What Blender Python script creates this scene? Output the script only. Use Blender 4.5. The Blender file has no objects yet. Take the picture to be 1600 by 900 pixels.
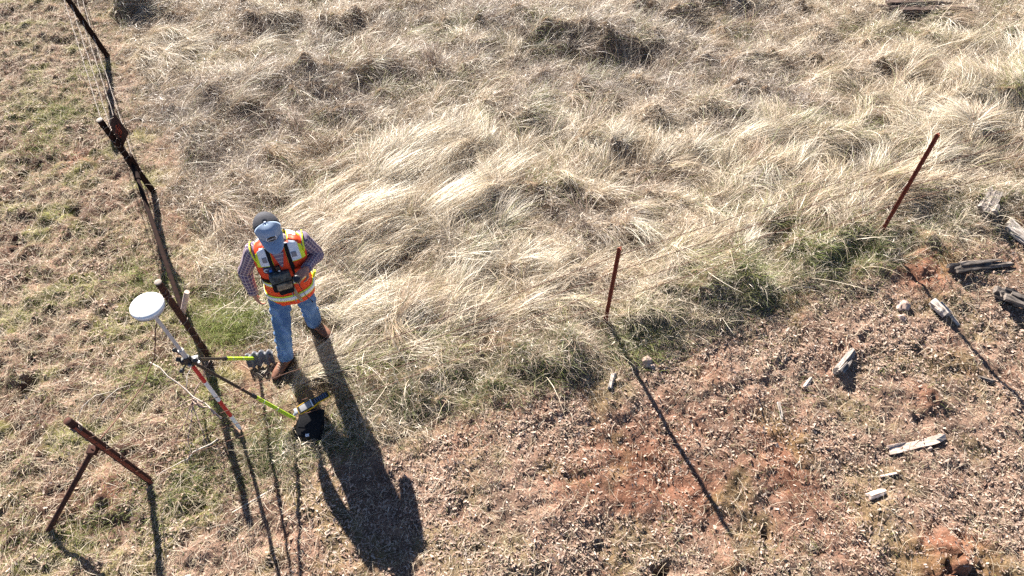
import bpy, bmesh, math, random
import numpy as np
from mathutils import Vector, Matrix
from mathutils.bvhtree import BVHTree

random.seed(7)
RNG = np.random.default_rng(11)
SC = bpy.context.scene
COL = SC.collection
R = math.radians

# ------------------------------------------------------------------ camera, sky, sun, exposure
CAM_H, PITCH, FPX = 5.9, R(53.8), 1067.0
cam_d = bpy.data.cameras.new('camera'); cam_d.lens = 24; cam_d.sensor_width = 36
cam_d.clip_start = .05; cam_d.clip_end = 500
cam = bpy.data.objects.new('camera', cam_d); COL.objects.link(cam)
cam.location = (0, 0, CAM_H); cam.rotation_euler = (R(90) - PITCH, 0, 0)
SC.camera = cam

SUN_EL = math.atan(.645)
SH = Vector((.43, -.903)).normalized()            # the way shadows fall on the ground
w = bpy.data.worlds.new('World'); SC.world = w; w.use_nodes = True
nt = w.node_tree; nt.nodes.clear()
sky = nt.nodes.new('ShaderNodeTexSky'); sky.sky_type = 'NISHITA'; sky.sun_disc = False; sky.air_density = .5; sky.dust_density = .2; sky.altitude = 600
sky.sun_elevation = SUN_EL; sky.sun_rotation = math.atan2(-SH.x, -SH.y)
bg = nt.nodes.new('ShaderNodeBackground'); bg.inputs['Strength'].default_value = .05
out = nt.nodes.new('ShaderNodeOutputWorld')
nt.links.new(sky.outputs[0], bg.inputs[0]); nt.links.new(bg.outputs[0], out.inputs[0])
sun_d = bpy.data.lights.new('sun', 'SUN'); sun_d.energy = 5.0; sun_d.angle = R(.5); sun_d.color = (1, .94, .86)
sun = bpy.data.objects.new('sun', sun_d); COL.objects.link(sun); sun.location = (-8, 16, 12)
sun.rotation_euler = Vector((SH.x * math.cos(SUN_EL), SH.y * math.cos(SUN_EL), -math.sin(SUN_EL))).to_track_quat('-Z', 'Y').to_euler()
SC.view_settings.view_transform = 'Standard'; SC.view_settings.look = 'None'
SC.view_settings.gamma = 1; SC.view_settings.use_curve_mapping = False
SC.view_settings.exposure = 2.0
SC.cycles.max_bounces = 7; SC.cycles.diffuse_bounces = 3; SC.cycles.transmission_bounces = 4
SC.cycles.use_denoising = False

# ------------------------------------------------------------------ noise and terrain
def _h(ix, iy, s):
    n = (ix.astype(np.int64) * 374761393 + iy.astype(np.int64) * 668265263 + s * 974711) & 0xffffffff
    n = ((n ^ (n >> 13)) * 1274126177) & 0xffffffff
    return ((n ^ (n >> 16)) & 0xffff) / 65536.0

def noise(x, y, s=0):
    x = np.asarray(x, float); y = np.asarray(y, float)
    x0 = np.floor(x); y0 = np.floor(y); fx = x - x0; fy = y - y0
    u = fx * fx * fx * (fx * (fx * 6 - 15) + 10); v = fy * fy * fy * (fy * (fy * 6 - 15) + 10)
    def g(i, j):
        a = _h(x0 + i, y0 + j, s) * 2 * np.pi
        return np.cos(a) * (fx - i) + np.sin(a) * (fy - j)
    a = g(0, 0) * (1 - u) + g(1, 0) * u; b = g(0, 1) * (1 - u) + g(1, 1) * u
    return (a * (1 - v) + b * v) * 1.5

def fbm(x, y, s=0, o=4, gain=.5):
    r = 0; a = 1; f = 1
    for k in range(o):
        r = r + a * noise(x * f + 13.7 * k, y * f - 7.1 * k, s + k); a *= gain; f *= 2.03
    return r

def sst(x, a, b):
    t = np.clip((x - a) / (b - a), 0, 1); return t * t * (3 - 2 * t)

F1P, F1D = np.array((.959, 3.884)), np.array((.9355, .3532))      # fence line running to the right
F2P, F2D = np.array((-2.45, 2.45)), np.array((-.490, .872))       # fence line running away on the left
def s1(x, y): return (x - F1P[0]) * F1D[1] - (y - F1P[1]) * F1D[0]      # > 0 on the camera side
def s2(x, y): return -((x - F2P[0]) * F2D[1] - (y - F2P[1]) * F2D[0])   # > 0 on the left side

def tall(x, y):
    """1 where the tall dry grass grows"""
    n = fbm(x * 1.3, y * 1.3, 40, 3)
    a = 1 - sst(s1(x, y) + .16 * n, .22, .50)
    b = 1 - sst(s2(x, y) + .25 * n, -.55, -.12)
    return a * b

def flat(px, py, z=0.):
    u = px - 800; v = py - 450
    d = v * math.cos(PITCH) + FPX * math.sin(PITCH); f = -v * math.sin(PITCH) + FPX * math.cos(PITCH)
    k = (CAM_H - z) / d
    return np.array((u * k, f * k, z))

# hollows of the lodged grass, each with the tussock that stands behind it
HOLLOWS = [(215, 30, .5), (500, 158, .5), (635, 140, .42), (870, 88, .5), (985, 95, .55), (1060, 45, .5), (1140, 22, .5), (800, 55, .5),
           (700, 256, .33), (955, 248, .3), (1128, 192, .36), (1175, 160, .3), (622, 392, .36), (880, 338, .4), (1325, 245, .34),
           (1570, 185, .5), (850, 588, .3), (670, 640, .28), (430, 45, .35), (1310, 402, .3), (1115, 478, .33), (1020, 520, .25),
           (1230, 120, .3), (560, 60, .4), (350, 170, .3), (410, 190, .3), (1400, 130, .3), (770, 190, .3), (540, 205, .25)]
HPTS = [(flat(a, b)[0], flat(a, b)[1], r) for a, b, r in HOLLOWS]
HOLES = [(1215, 816, .055, .10), (1045, 880, .06, .10), (40, 606, .08, .10),
         (190, 270, .12, .06), (60, 262, .12, .06), (150, 580, .06, .05), (310, 790, .1, .05), (190, 830, .16, .07),
         (20, 380, .1, .05), (120, 330, .08, .05)]
MOUNDS = [(1530, 858, .24, .17), (1470, 600, .13, .05), (170, 770, .16, .06), (1450, 410, .15, .04), (1170, 880, .12, .03), (95, 790, .14, .04)]
def G(x, y):
    x = np.asarray(x, float); y = np.asarray(y, float)
    s = s1(x, y); t = tall(x, y)
    z = -.15 * sst(x, -.9, 1.5) * np.where(s > 0, np.minimum(s, 5), 0)
    man = 1 - np.exp(-(((x + 2.1) / .8) ** 2 + ((y - 3.45) / .75) ** 2))
    b = .08 * fbm(x * 1.1 + 3, y * 1.5, 3, 2) + .13 * fbm(x * 2.6, y * 3.2, 5, 3) + .05 * fbm(x * 7, y * 8, 6, 2)
    xw = x + .35 * fbm(x * 1.7, y * 1.7, 171, 2); yw = y + .25 * fbm(x * 1.9 + 5, y * 1.9, 175, 2)
    for hx, hy, r in HPTS:
        m = np.exp(-(((xw - hx + .35 * (yw - hy)) / (r * 1.4)) ** 2 + ((yw - hy - .7 * r) / (r * .6)) ** 2))
        c = np.exp(-(((xw - hx) / (r * 1.2)) ** 2 + ((yw - hy) / (r * .4)) ** 2))
        b = b + .46 * r * m - .32 * r * c
    z = z + t * b * man
    l = 1 - t
    z = z + l * (.030 * fbm(x * 1.7, y * 1.7, 9, 2) + .027 * (1 + .7 * sst(s2(x, y), -.4, .4)) * fbm(x * 6, y * 6, 12, 3) + .012 * fbm(x * 18, y * 18, 15, 2)) * (.35 + .65 * man)
    xh = x + .05 * fbm(x * 7, y * 7, 181, 2); yh = y + .05 * fbm(x * 7 + 3, y * 7, 185, 2)
    for a, bb, r, h in HOLES:
        p = flat(a, bb); z = z - 1.5 * h * np.exp(-((xh - p[0]) ** 2 + (yh - p[1]) ** 2) / r ** 2)
    for a, bb, r, h in MOUNDS:
        p = flat(a, bb); z = z + h * np.exp(-((xh - p[0]) ** 2 + (yh - p[1]) ** 2) / r ** 2) * (1 + .8 * fbm(x * 9, y * 9, 191, 3))
    return z
def g1(x, y): return float(G(np.array([x]), np.array([y]))[0])
def spot(px, py):
    """ground point that stands behind a point of the photograph (1600 x 900)"""
    p = flat(px, py)
    for _ in range(12): p = flat(px, py, g1(p[0], p[1]))
    return Vector(p)
def at(px, py, z): return Vector(flat(px, py, z))

# ------------------------------------------------------------------ materials
def mat(name, base, rough=.6, metal=0, spec=.5):
    m = bpy.data.materials.new(name); m.use_nodes = True
    b = m.node_tree.nodes['Principled BSDF']
    b.inputs['Base Color'].default_value = (*base, 1); b.inputs['Roughness'].default_value = rough
    b.inputs['Metallic'].default_value = metal; b.inputs['Specular IOR Level'].default_value = spec
    return m
def N(m, t, **k):
    n = m.node_tree.nodes.new(t)
    for a, v in k.items(): setattr(n, a, v)
    return n
def L(m, a, b): m.node_tree.links.new(a, b)
def noisy(name, c1, c2, scale, rough=.7, metal=0, bump=.3, stretch=(1, 1, 1), c3=None, detail=6, spec=.4, dist=.004):
    m = mat(name, c1, rough, metal, spec); b = m.node_tree.nodes['Principled BSDF']
    tc = N(m, 'ShaderNodeTexCoord'); mp = N(m, 'ShaderNodeMapping'); mp.inputs['Scale'].default_value = stretch
    nz = N(m, 'ShaderNodeTexNoise'); nz.inputs['Scale'].default_value = scale; nz.inputs['Detail'].default_value = detail; nz.inputs['Roughness'].default_value = .65
    cr = N(m, 'ShaderNodeValToRGB'); e = cr.color_ramp.elements
    e[0].position = .36; e[0].color = (*c1, 1); e[1].position = .64; e[1].color = (*c2, 1)
    if c3: x = e.new(.5); x.color = (*c3, 1)
    L(m, tc.outputs['Object'], mp.inputs[0]); L(m, mp.outputs[0], nz.inputs['Vector']); L(m, nz.outputs[0], cr.inputs[0]); L(m, cr.outputs[0], b.inputs['Base Color'])
    if bump:
        bp = N(m, 'ShaderNodeBump'); bp.inputs['Strength'].default_value = bump; bp.inputs['Distance'].default_value = dist
        L(m, nz.outputs[0], bp.inputs['Height']); L(m, bp.outputs[0], b.inputs['Normal'])
    return m
def blade_mat(name, trans=.4, rough=.55, spec=.35):
    m = mat(name, (.5, .4, .3), rough, 0, spec); nt = m.node_tree; b = nt.nodes['Principled BSDF']
    at_ = N(m, 'ShaderNodeAttribute', attribute_name='col'); tr = N(m, 'ShaderNodeBsdfTranslucent'); mx = N(m, 'ShaderNodeMixShader')
    mx.inputs[0].default_value = trans
    L(m, at_.outputs['Color'], b.inputs['Base Color']); L(m, at_.outputs['Color'], tr.inputs['Color'])
    L(m, b.outputs[0], mx.inputs[1]); L(m, tr.outputs[0], mx.inputs[2])
    L(m, mx.outputs[0], nt.nodes['Material Output'].inputs['Surface'])
    return m
def ground_mat():
    m = mat('soil', (.2, .1, .06), .95, 0, .15); b = m.node_tree.nodes['Principled BSDF']
    a = N(m, 'ShaderNodeAttribute', attribute_name='col'); tc = N(m, 'ShaderNodeTexCoord')
    n1 = N(m, 'ShaderNodeTexNoise'); n1.inputs['Scale'].default_value = 38; n1.inputs['Detail'].default_value = 8; n1.inputs['Roughness'].default_value = .7
    cr = N(m, 'ShaderNodeValToRGB'); cr.color_ramp.elements[0].position = .3; cr.color_ramp.elements[0].color = (.5, .48, .46, 1)
    cr.color_ramp.elements[1].position = .72; cr.color_ramp.elements[1].color = (1.5, 1.45, 1.4, 1)
    mx = N(m, 'ShaderNodeMixRGB', blend_type='MULTIPLY'); mx.inputs[0].default_value = 1
    L(m, tc.outputs['Object'], n1.inputs['Vector']); L(m, n1.outputs[0], cr.inputs[0]); L(m, a.outputs['Color'], mx.inputs[1]); L(m, cr.outputs[0], mx.inputs[2])
    L(m, mx.outputs[0], b.inputs['Base Color'])
    bp = N(m, 'ShaderNodeBump'); bp.inputs['Strength'].default_value = .8; bp.inputs['Distance'].default_value = .02
    L(m, n1.outputs[0], bp.inputs['Height']); L(m, bp.outputs[0], b.inputs['Normal'])
    return m
M = {}
M['soil'] = ground_mat()
M['dry'] = blade_mat('dry_grass', .30, .45, .5)
M['turf'] = blade_mat('turf_blade', .35, .6, .3)
M['leaf'] = blade_mat('dead_leaf', .22, .7, .25)
M['rust'] = noisy('rusty_steel', (.026, .014, .012), (.080, .033, .023), 22, .9, 0, .5, spec=.2)
M['rust_dark'] = noisy('dark_scaled_steel', (.009, .005, .004), (.026, .012, .009), 22, .95, 0, .5, spec=.12)
M['rust_red'] = noisy('red_oxide_steel', (.13, .028, .016), (.26, .065, .035), 30, .75, .1, .4)
M['rust_cap'] = noisy('pale_scale', (.16, .13, .11), (.32, .27, .23), 40, .8, 0, .3)
M['wire'] = mat('old_wire', (.22, .17, .14), .55, .5)
M['wire_rust'] = mat('rusty_wire', (.12, .055, .035), .75, .2)
M['wood'] = noisy('weathered_wood', (.20, .16, .13), (.62, .56, .50), 9, .9, 0, .8, (1, 6, 6), (.42, .36, .31))
M['wood_grey'] = noisy('grey_rotten_wood', (.07, .06, .055), (.36, .32, .29), 10, .95, 0, 1, (1, 7, 7), (.20, .17, .15))
M['wood_brown'] = noisy('rotten_brown_wood', (.025, .016, .012), (.20, .14, .11), 9, .95, 0, 1, (1, 6, 6), (.08, .05, .04))
M['wood_dark'] = noisy('charred_wood', (.03, .025, .022), (.24, .20, .17), 9, .95, 0, .9, (1, 5, 5))
M['wood_tan'] = noisy('tan_wood', (.34, .24, .16), (.55, .42, .30), 10, .9, 0, .6, (1, 6, 6))
M['wood_pink'] = noisy('split_wood', (.40, .28, .22), (.66, .55, .47), 8, .9, 0, .6, (1, 6, 6))
M['stone'] = noisy('red_stone', (.30, .20, .16), (.46, .35, .29), 16, .9, 0, .6)
M['twig'] = noisy('twig_bark', (.20, .13, .10), (.42, .32, .26), 20, .85, 0, .3)
M['twig_pale'] = noisy('pale_twig', (.42, .36, .30), (.62, .55, .47), 20, .85, 0, .3)

# ------------------------------------------------------------------ mesh helpers
def setp(o, label=None, cat=None, group=None, kind=None):
    if label: o['label'] = label
    if cat: o['category'] = cat
    if group: o['group'] = group
    if kind: o['kind'] = kind
    return o
def empty(name, loc, label, cat, group=None, rz=0):
    o = bpy.data.objects.new(name, None); COL.objects.link(o); o.location = loc; o.rotation_euler = (0, 0, rz)
    o.empty_display_size = .1
    return setp(o, label, cat, group)
def fast_mesh(name, v, quads, m, cols=None, smooth=False):
    """one mesh from numpy arrays: v (n,3), quads (f,4), one colour per vertex"""
    me = bpy.data.meshes.new(name)
    me.vertices.add(len(v)); me.vertices.foreach_set('co', np.ascontiguousarray(v, dtype=np.float32).ravel())
    f = len(quads)
    me.loops.add(f * 4); me.loops.foreach_set('vertex_index', np.ascontiguousarray(quads, dtype=np.int32).ravel())
    me.polygons.add(f); me.polygons.foreach_set('loop_start', np.arange(0, f * 4, 4, dtype=np.int32))
    if cols is not None:
        a = me.attributes.new('col', 'FLOAT_COLOR', 'POINT')
        c = np.ones((len(v), 4), np.float32); c[:, :3] = cols; a.data.foreach_set('color', c.ravel())
    if smooth: me.polygons.foreach_set('use_smooth', np.ones(f, dtype=bool))
    me.update(calc_edges=True); me.validate()
    me.materials.append(m)
    o = bpy.data.objects.new(name, me); COL.objects.link(o)
    return o
class MB:
    def __init__(s): s.v = []; s.f = []; s.uv = []; s.mi = []; s.cur = 0
    def add(s, vs, fs, uvs=None):
        b = len(s.v); s.v += [tuple(p) for p in vs]
        s.uv += uvs if uvs else [(0, 0)] * len(vs)
        for f in fs: s.f.append([i + b for i in f]); s.mi.append(s.cur)
        return s
    def loft(s, rings, cap=True, closed=True):
        n = len(rings[0]); vs = [p for r in rings for p in r]; fs = []
        per = [0]
        for i in range(1, len(rings)): per.append(per[-1] + (Vector(rings[i][0]) - Vector(rings[i - 1][0])).length)
        uvs = [(j / n, per[i]) for i in range(len(rings)) for j in range(n)]
        for i in range(len(rings) - 1):
            for j in range(n if closed else n - 1):
                k = (j + 1) % n
                fs.append([i * n + j, i * n + k, (i + 1) * n + k, (i + 1) * n + j])
        if cap and closed: fs.append(list(range(n))[::-1]); fs.append([(len(rings) - 1) * n + j for j in range(n)])
        return s.add(vs, fs, uvs)
    def tube(s, pts, rad, n=10, flat_=1.0, up=None):
        pts = [Vector(p) for p in pts]
        if not hasattr(rad, '__len__'): rad = [rad] * len(pts)
        rings = []; ref = Vector(up) if up else None
        for i, p in enumerate(pts):
            d = (pts[min(i + 1, len(pts) - 1)] - pts[max(i - 1, 0)]).normalized()
            if ref is None: ref = Vector((1, 0, 0)) if abs(d.x) < .8 else Vector((0, 1, 0))
            a = (ref - d * ref.dot(d)).normalized(); ref = a; b = d.cross(a)
            rings.append([p + (a * math.cos(t) + b * math.sin(t) * flat_) * rad[i] for t in (2 * math.pi * j / n for j in range(n))])
        return s.loft(rings)
    def box(s, c, sz, rot=None, bev=0.0):
        bm = bmesh.new(); bmesh.ops.create_cube(bm, size=1)
        bmesh.ops.scale(bm, vec=sz, verts=bm.verts)
        if bev: bmesh.ops.bevel(bm, geom=bm.edges[:], offset=bev, segments=2, affect='EDGES', profile=.6)
        if rot is not None: bmesh.ops.transform(bm, matrix=rot.to_4x4(), verts=bm.verts)
        bmesh.ops.translate(bm, vec=c, verts=bm.verts)
        bm.verts.index_update(); s.add([v.co[:] for v in bm.verts], [[v.index for v in f.verts] for f in bm.faces]); bm.free(); return s
    def ball(s, c, r, rot=None, seg=20, rings=14):
        bm = bmesh.new(); bmesh.ops.create_uvsphere(bm, u_segments=seg, v_segments=rings, radius=1)
        bmesh.ops.scale(bm, vec=r if hasattr(r, '__len__') else (r, r, r), verts=bm.verts)
        if rot is not None: bmesh.ops.transform(bm, matrix=rot.to_4x4(), verts=bm.verts)
        bmesh.ops.translate(bm, vec=c, verts=bm.verts)
        bm.verts.index_update(); s.add([v.co[:] for v in bm.verts], [[v.index for v in f.verts] for f in bm.faces]); bm.free(); return s
    def build(s, name, m, parent=None, smooth=True, off=None, remesh=0, sm=0, sharp=None, wob=0, solid=0):
        me = bpy.data.meshes.new(name)
        v = s.v
        if off is not None: v = [(p[0] - off[0], p[1] - off[1], p[2] - off[2]) for p in v]
        me.from_pydata(v, [], s.f); me.update()
        if not remesh and any(u != (0, 0) for u in s.uv):
            ul = me.uv_layers.new(name='UVMap')
            for l in me.loops: ul.data[l.index].uv = s.uv[l.vertex_index]
        ms = m if isinstance(m, (list, tuple)) else [m]
        for q in ms: me.materials.append(q)
        if len(ms) > 1:
            for p, i in zip(me.polygons, s.mi): p.material_index = i
        o = bpy.data.objects.new(name, me); COL.objects.link(o)
        if remesh or solid:
            if remesh:
                md = o.modifiers.new('r', 'REMESH'); md.mode = 'VOXEL'; md.voxel_size = remesh
                if sm: q = o.modifiers.new('s', 'SMOOTH'); q.iterations = sm; q.factor = .5
            if solid: q = o.modifiers.new('t', 'SOLIDIFY'); q.thickness = solid; q.offset = 1
            dg = bpy.context.evaluated_depsgraph_get(); nm = bpy.data.meshes.new_from_object(o.evaluated_get(dg))
            o.modifiers.clear(); old = o.data; o.data = nm; nm.name = name; bpy.data.meshes.remove(old)
        me = o.data
        if wob:
            c = np.array([q.co[:] for q in me.vertices]); no = np.array([q.normal[:] for q in me.vertices])
            d = fbm(c[:, 0] * 14 + c[:, 2] * 5, c[:, 2] * 11 + c[:, 1] * 9, 77, 3) * wob
            me.vertices.foreach_set('co', (c + no * d[:, None]).astype(np.float32).ravel()); me.update()
        if smooth:
            me.polygons.foreach_set('use_smooth', np.ones(len(me.polygons), dtype=bool))
            if sharp: me.set_sharp_from_angle(angle=R(sharp))
        if parent: o.parent = parent
        return o
def text_mesh(body, size, name, m, parent, mtx, ext=.0006):
    c = bpy.data.curves.new('t', 'FONT'); c.body = body; c.size = size; c.extrude = ext; c.align_x = 'CENTER'; c.align_y = 'CENTER'
    t = bpy.data.objects.new('t', c); COL.objects.link(t)
    dg = bpy.context.evaluated_depsgraph_get(); me = bpy.data.meshes.new_from_object(t.evaluated_get(dg))
    bpy.data.objects.remove(t); me.transform(mtx); me.materials.clear(); me.materials.append(m); me.name = name
    o = bpy.data.objects.new(name, me); COL.objects.link(o); o.parent = parent
    return o

# ------------------------------------------------------------------ ground
def axis(lo, hi, step, far):
    a = list(np.arange(lo, hi + 1e-6, step)); d = step; x = hi; b = []
    while x < far: d *= 1.35; x += d; b.append(x)
    d = step; x = lo; c = []
    while x > -far: d *= 1.35; x -= d; c.append(x)
    return np.array(c[::-1] + a + b)
gx = axis(-9, 9, .03, 90); gy = axis(.6, 11.2, .03, 90)
X, Y = np.meshgrid(gx, gy); xf, yf = X.ravel(), Y.ravel()
zf = G(xf, yf)
nx = len(gx); ii = (np.arange(len(gy) - 1)[:, None] * nx + np.arange(nx - 1)[None, :]).ravel()
q = np.stack([ii, ii + 1, ii + nx + 1, ii + nx], 1)
def lerp(a, b, t): return a + (b - a) * t[:, None]
def redness(x, y):
    """bare red dirt shows through here"""
    r = .45 * sst(fbm(x * .9, y * .9, 61, 4, .6), .12, .6)
    r = r * (1 - .6 * sst(s2(x, y), -.5, .2))
    for a, b, rr, h in MOUNDS + [(1230, 690, .35, 0), (1110, 760, .3, 0), (1440, 420, .25, 0), (1010, 740, .3, 0), (900, 740, .25, 0), (1560, 860, .2, 0), (130, 250, .22, 0), (1590, 340, .2, 0)]:
        p = flat(a, b); r = r + np.exp(-((x - p[0]) ** 2 + (y - p[1]) ** 2) / (1.3 * rr) ** 2) * .8
    return np.clip(r, 0, 1)
t_ = tall(xf, yf); left = sst(s2(xf, yf), -.6, .2) * (1 - .6 * sst(s1(xf, yf), .0, 1.2))
red = np.array((.185, .090, .058)); tan = np.array((.195, .130, .098)); moss = np.array((.125, .125, .04)); thatch = np.array((.20, .145, .095)); damp = np.array((.085, .050, .036))
n0 = fbm(xf * 2.2, yf * 2.2, 21, 4)
c = lerp(np.tile(tan, (len(xf), 1)), red, np.clip(redness(xf, yf), 0, 1))
c = lerp(c, damp, left * sst(-fbm(xf * 1.9, yf * 1.9, 141, 3), -.2, .25) * .95)
mo = sst(fbm(xf * 1.6 + 9, yf * 1.6, 31, 4), .05, .5)
c = lerp(c, moss, np.clip(mo * (.35 + .55 * left), 0, 1))
c = lerp(c, thatch, t_ * .9); c = c * (1 + .30 * n0 + .30 * fbm(xf * 7, yf * 7, 23, 3))[:, None]
ground = fast_mesh('ground', np.stack([xf, yf, zf], 1), q, M['soil'], np.clip(c, .01, .9), True)
setp(ground, kind='structure')

# ------------------------------------------------------------------ blades of grass
def blades(base, head, length, e0, e1, width, col, seg, curl=None, tipcol=1.0, roll=None):
    n = len(base); t = np.linspace(0, 1, seg + 1)
    if curl is None: curl = np.zeros(n)
    P = np.zeros((n, seg + 1, 3)); P[:, 0] = base; H = np.zeros((n, seg + 1))
    for k in range(seg + 1):
        H[:, k] = head + curl * t[k]
    for k in range(1, seg + 1):
        tm = (t[k] + t[k - 1]) / 2; e = e0 + (e1 - e0) * tm ** .8; h = head + curl * tm; st = length / seg
        P[:, k, 0] = P[:, k - 1, 0] + np.cos(h) * np.cos(e) * st
        P[:, k, 1] = P[:, k - 1, 1] + np.sin(h) * np.cos(e) * st
        P[:, k, 2] = P[:, k - 1, 2] + np.sin(e) * st
    gg = G(P[:, -1, 0], P[:, -1, 1]) + .015            # tips never go under the soil
    lift = np.maximum(gg - P[:, -1, 2], 0)
    P[:, :, 2] += lift[:, None] * t[None, :] ** 1.5
    ok = np.ones(n, bool)
    for zx, zy, zr in ZONES:
        d2 = (P[:, :, 0] - zx) ** 2 + (P[:, :, 1] - zy) ** 2
        ok &= ~(d2.min(1) < zr * zr) | (P[:, :, 2].max(1) < .035)
    P = P[ok]; H = H[ok]; width = width[ok]; col = col[ok]; roll = None if roll is None else roll[ok]; n = len(P)
    if roll is None: roll = RNG.uniform(-.9, .9, n)
    wv = np.stack([-np.sin(H) * np.cos(roll)[:, None], np.cos(H) * np.cos(roll)[:, None], np.repeat(np.sin(roll)[:, None], seg + 1, 1)], 2)
    taper = (1 - t ** 2 * .85)[None, :, None] * width[:, None, None] * .5
    V = np.stack([P - wv * taper, P + wv * taper], 2).reshape(-1, 3)
    i0 = (np.arange(n)[:, None] * (seg + 1) + np.arange(seg)[None, :]).ravel() * 2
    Q = np.stack([i0, i0 + 1, i0 + 3, i0 + 2], 1)
    sh = (1 + (tipcol - 1) * t)[None, :, None]
    C = np.repeat((col[:, None, :] * sh)[:, :, None, :], 2, 2).reshape(-1, 3)
    return V, Q, np.clip(C, 0, .85)
ZONES = []
def join(parts):
    v = []; q = []; c = []; b = 0
    for V, Q, C in parts: v.append(V); q.append(Q + b); c.append(C); b += len(V)
    return np.concatenate(v), np.concatenate(q), np.concatenate(c)
def in_view(x, y, m=1.2): return (y > 1.4 - m * .6) & (y < 10.2 + m) & (np.abs(x) < 4.2 + (y - 1.4) * .44 + m)
def scatter(n, keep):
    """n points of the seen ground, thinned by keep(x, y) in 0..1"""
    xs = []; ys = []; have = 0
    while have < n:
        x = RNG.uniform(-9.6, 9.6, n); y = RNG.uniform(.7, 11.4, n)
        m = in_view(x, y); x = x[m]; y = y[m]
        m = RNG.random(len(x)) < keep(x, y); xs.append(x[m]); ys.append(y[m]); have += m.sum()
    return np.concatenate(xs)[:n], np.concatenate(ys)[:n]
STRAW = np.array([(.58, .485, .35), (.66, .57, .43), (.48, .375, .255), (.72, .645, .52), (.53, .45, .345)])
BROWN = np.array([(.36, .265, .185), (.44, .335, .235), (.29, .205, .15), (.40, .345, .28), (.47, .385, .29)])
DKGREEN = np.array([(.075, .105, .03), (.10, .125, .035), (.055, .08, .025), (.13, .14, .05)])
GREEN = np.array([(.17, .20, .05), (.22, .24, .07), (.12, .16, .045), (.28, .28, .10)])
GREENS = [(365, 500, .45), (290, 420, .2), (1200, 325, .3), (1340, 395, .35), (1090, 440, .3), (1010, 540, .3), (1590, 150, .4), (600, 560, .2), (640, 380, .2),
          (1260, 400, .3), (870, 590, .3), (1550, 60, .25), (1400, 60, .2), (1170, 440, .3), (560, 560, .15), (700, 540, .15), (430, 660, .3), (350, 700, .25)]
def greenness(x, y):
    r = .55 * sst(fbm(x * 1.4 - 5, y * 1.4, 91, 3), .22, .6)
    for a, b, rr in GREENS:
        p = flat(a, b); r = r + np.exp(-((x - p[0]) ** 2 + (y - p[1]) ** 2) / rr ** 2)
    return np.clip(r, 0, 1)
def heading(x, y):
    return R(38) + 1.15 * fbm(x * .42 + 2, y * .42, 51, 2) + .7 * fbm(x * 1.5, y * 1.5, 55, 2)
def swathness(x, y):
    p = flat(640, 290); q_ = flat(640, 520); r_ = flat(1480, 180); u_ = flat(1250, 300)
    a = .75 * sst(fbm(x * .8 + 4, y * .9, 71, 3), -.05, .5)
    for c_, rr in ((p, 1.15), (q_, .8), (r_, 1.0), (u_, .8)): a = a + 1.1 * np.exp(-((x - c_[0]) ** 2 + (y - c_[1]) ** 2) / rr ** 2)
    return np.clip(a, 0, 1)

for a, b, rr in ((440, 574, .11), (436, 588, .10), (447, 600, .09), (494, 514, .10), (507, 524, .10), (512, 538, .08), (404, 560, .14), (400, 585, .10), (484, 655, .13), (488, 675, .12), (485, 634, .12), (505, 620, .10), (450, 648, .07), (377, 672, .05), (420, 626, .06)):
    p = flat(a, b); ZONES.append((p[0], p[1], rr))
GREYS = [(930, 40, .8), (1090, 110, .6), (560, 190, .45), (270, 150, .5), (250, 210, .45), (760, 110, .4), (820, 170, .4), (1240, 160, .35), (700, 30, .5), (420, 50, .5), (540, 90, .4), (1330, 240, .3), (980, 95, .75), (860, 70, .65), (1050, 45, .6), (800, 40, .6), (1140, 25, .5), (490, 160, .5), (440, 140, .4), (640, 140, .4), (215, 30, .45), (1130, 195, .4), (1180, 150, .4), (880, 338, .38), (400, 185, .5), (330, 160, .5), (360, 250, .4), (1000, 160, .4), (940, 120, .5), (700, 250, .2), (300, 230, .4)]
def greyness(x, y):  # patches of darker grey-brown, longer blades with fewer straw clumps
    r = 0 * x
    for a, b, rr in GREYS:
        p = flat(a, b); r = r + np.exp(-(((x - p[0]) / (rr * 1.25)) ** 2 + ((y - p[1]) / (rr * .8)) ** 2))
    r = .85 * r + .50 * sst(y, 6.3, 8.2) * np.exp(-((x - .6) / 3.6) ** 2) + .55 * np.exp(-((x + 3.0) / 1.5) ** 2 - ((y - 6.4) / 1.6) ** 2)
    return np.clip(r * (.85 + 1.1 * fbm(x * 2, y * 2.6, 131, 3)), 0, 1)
parts = []
# combed swaths of lodged straw: clumps whose blades share a heading
cx, cy = scatter(1500, lambda x, y: tall(x, y) * (s1(x, y) < -.28) * (.10 + .90 * swathness(x, y)) * (1 - .75 * greyness(x, y)))
nb = RNG.integers(60, 150, len(cx))
idx = np.repeat(np.arange(len(cx)), nb); n = len(idx)
csw = swathness(cx, cy); chead = heading(cx, cy) + RNG.normal(0, 1, len(cx)) * (.75 - .5 * csw) + np.where(RNG.random(len(cx)) < .30 - .2 * csw, RNG.uniform(-2.5, 2.5, len(cx)), 0)
clen = RNG.uniform(.24, .60, len(cx)) + .12 * csw; ce0 = RNG.uniform(R(30), R(72), len(cx)); ce1 = RNG.uniform(R(-42), R(-12), len(cx))
edge = sst(s1(cx, cy), -.5, .3); clen *= 1 - .45 * edge
ccol = STRAW[RNG.integers(0, 5, len(cx))] * RNG.uniform(.85, 1.08, len(cx))[:, None]
ccol = np.where((RNG.random(len(cx)) < .18 + .7 * greyness(cx, cy))[:, None], BROWN[RNG.integers(0, 5, len(cx))] * 1.1, ccol)
ang = RNG.uniform(0, 2 * np.pi, n); rad = np.abs(RNG.normal(0, .085, n)); bx = cx[idx] + np.cos(ang) * rad * 1.2; by = cy[idx] + np.sin(ang) * rad
gr = (RNG.random(n) < .05 + .35 * greenness(bx, by) * (1 - .6 * swathness(bx, by)))
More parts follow.
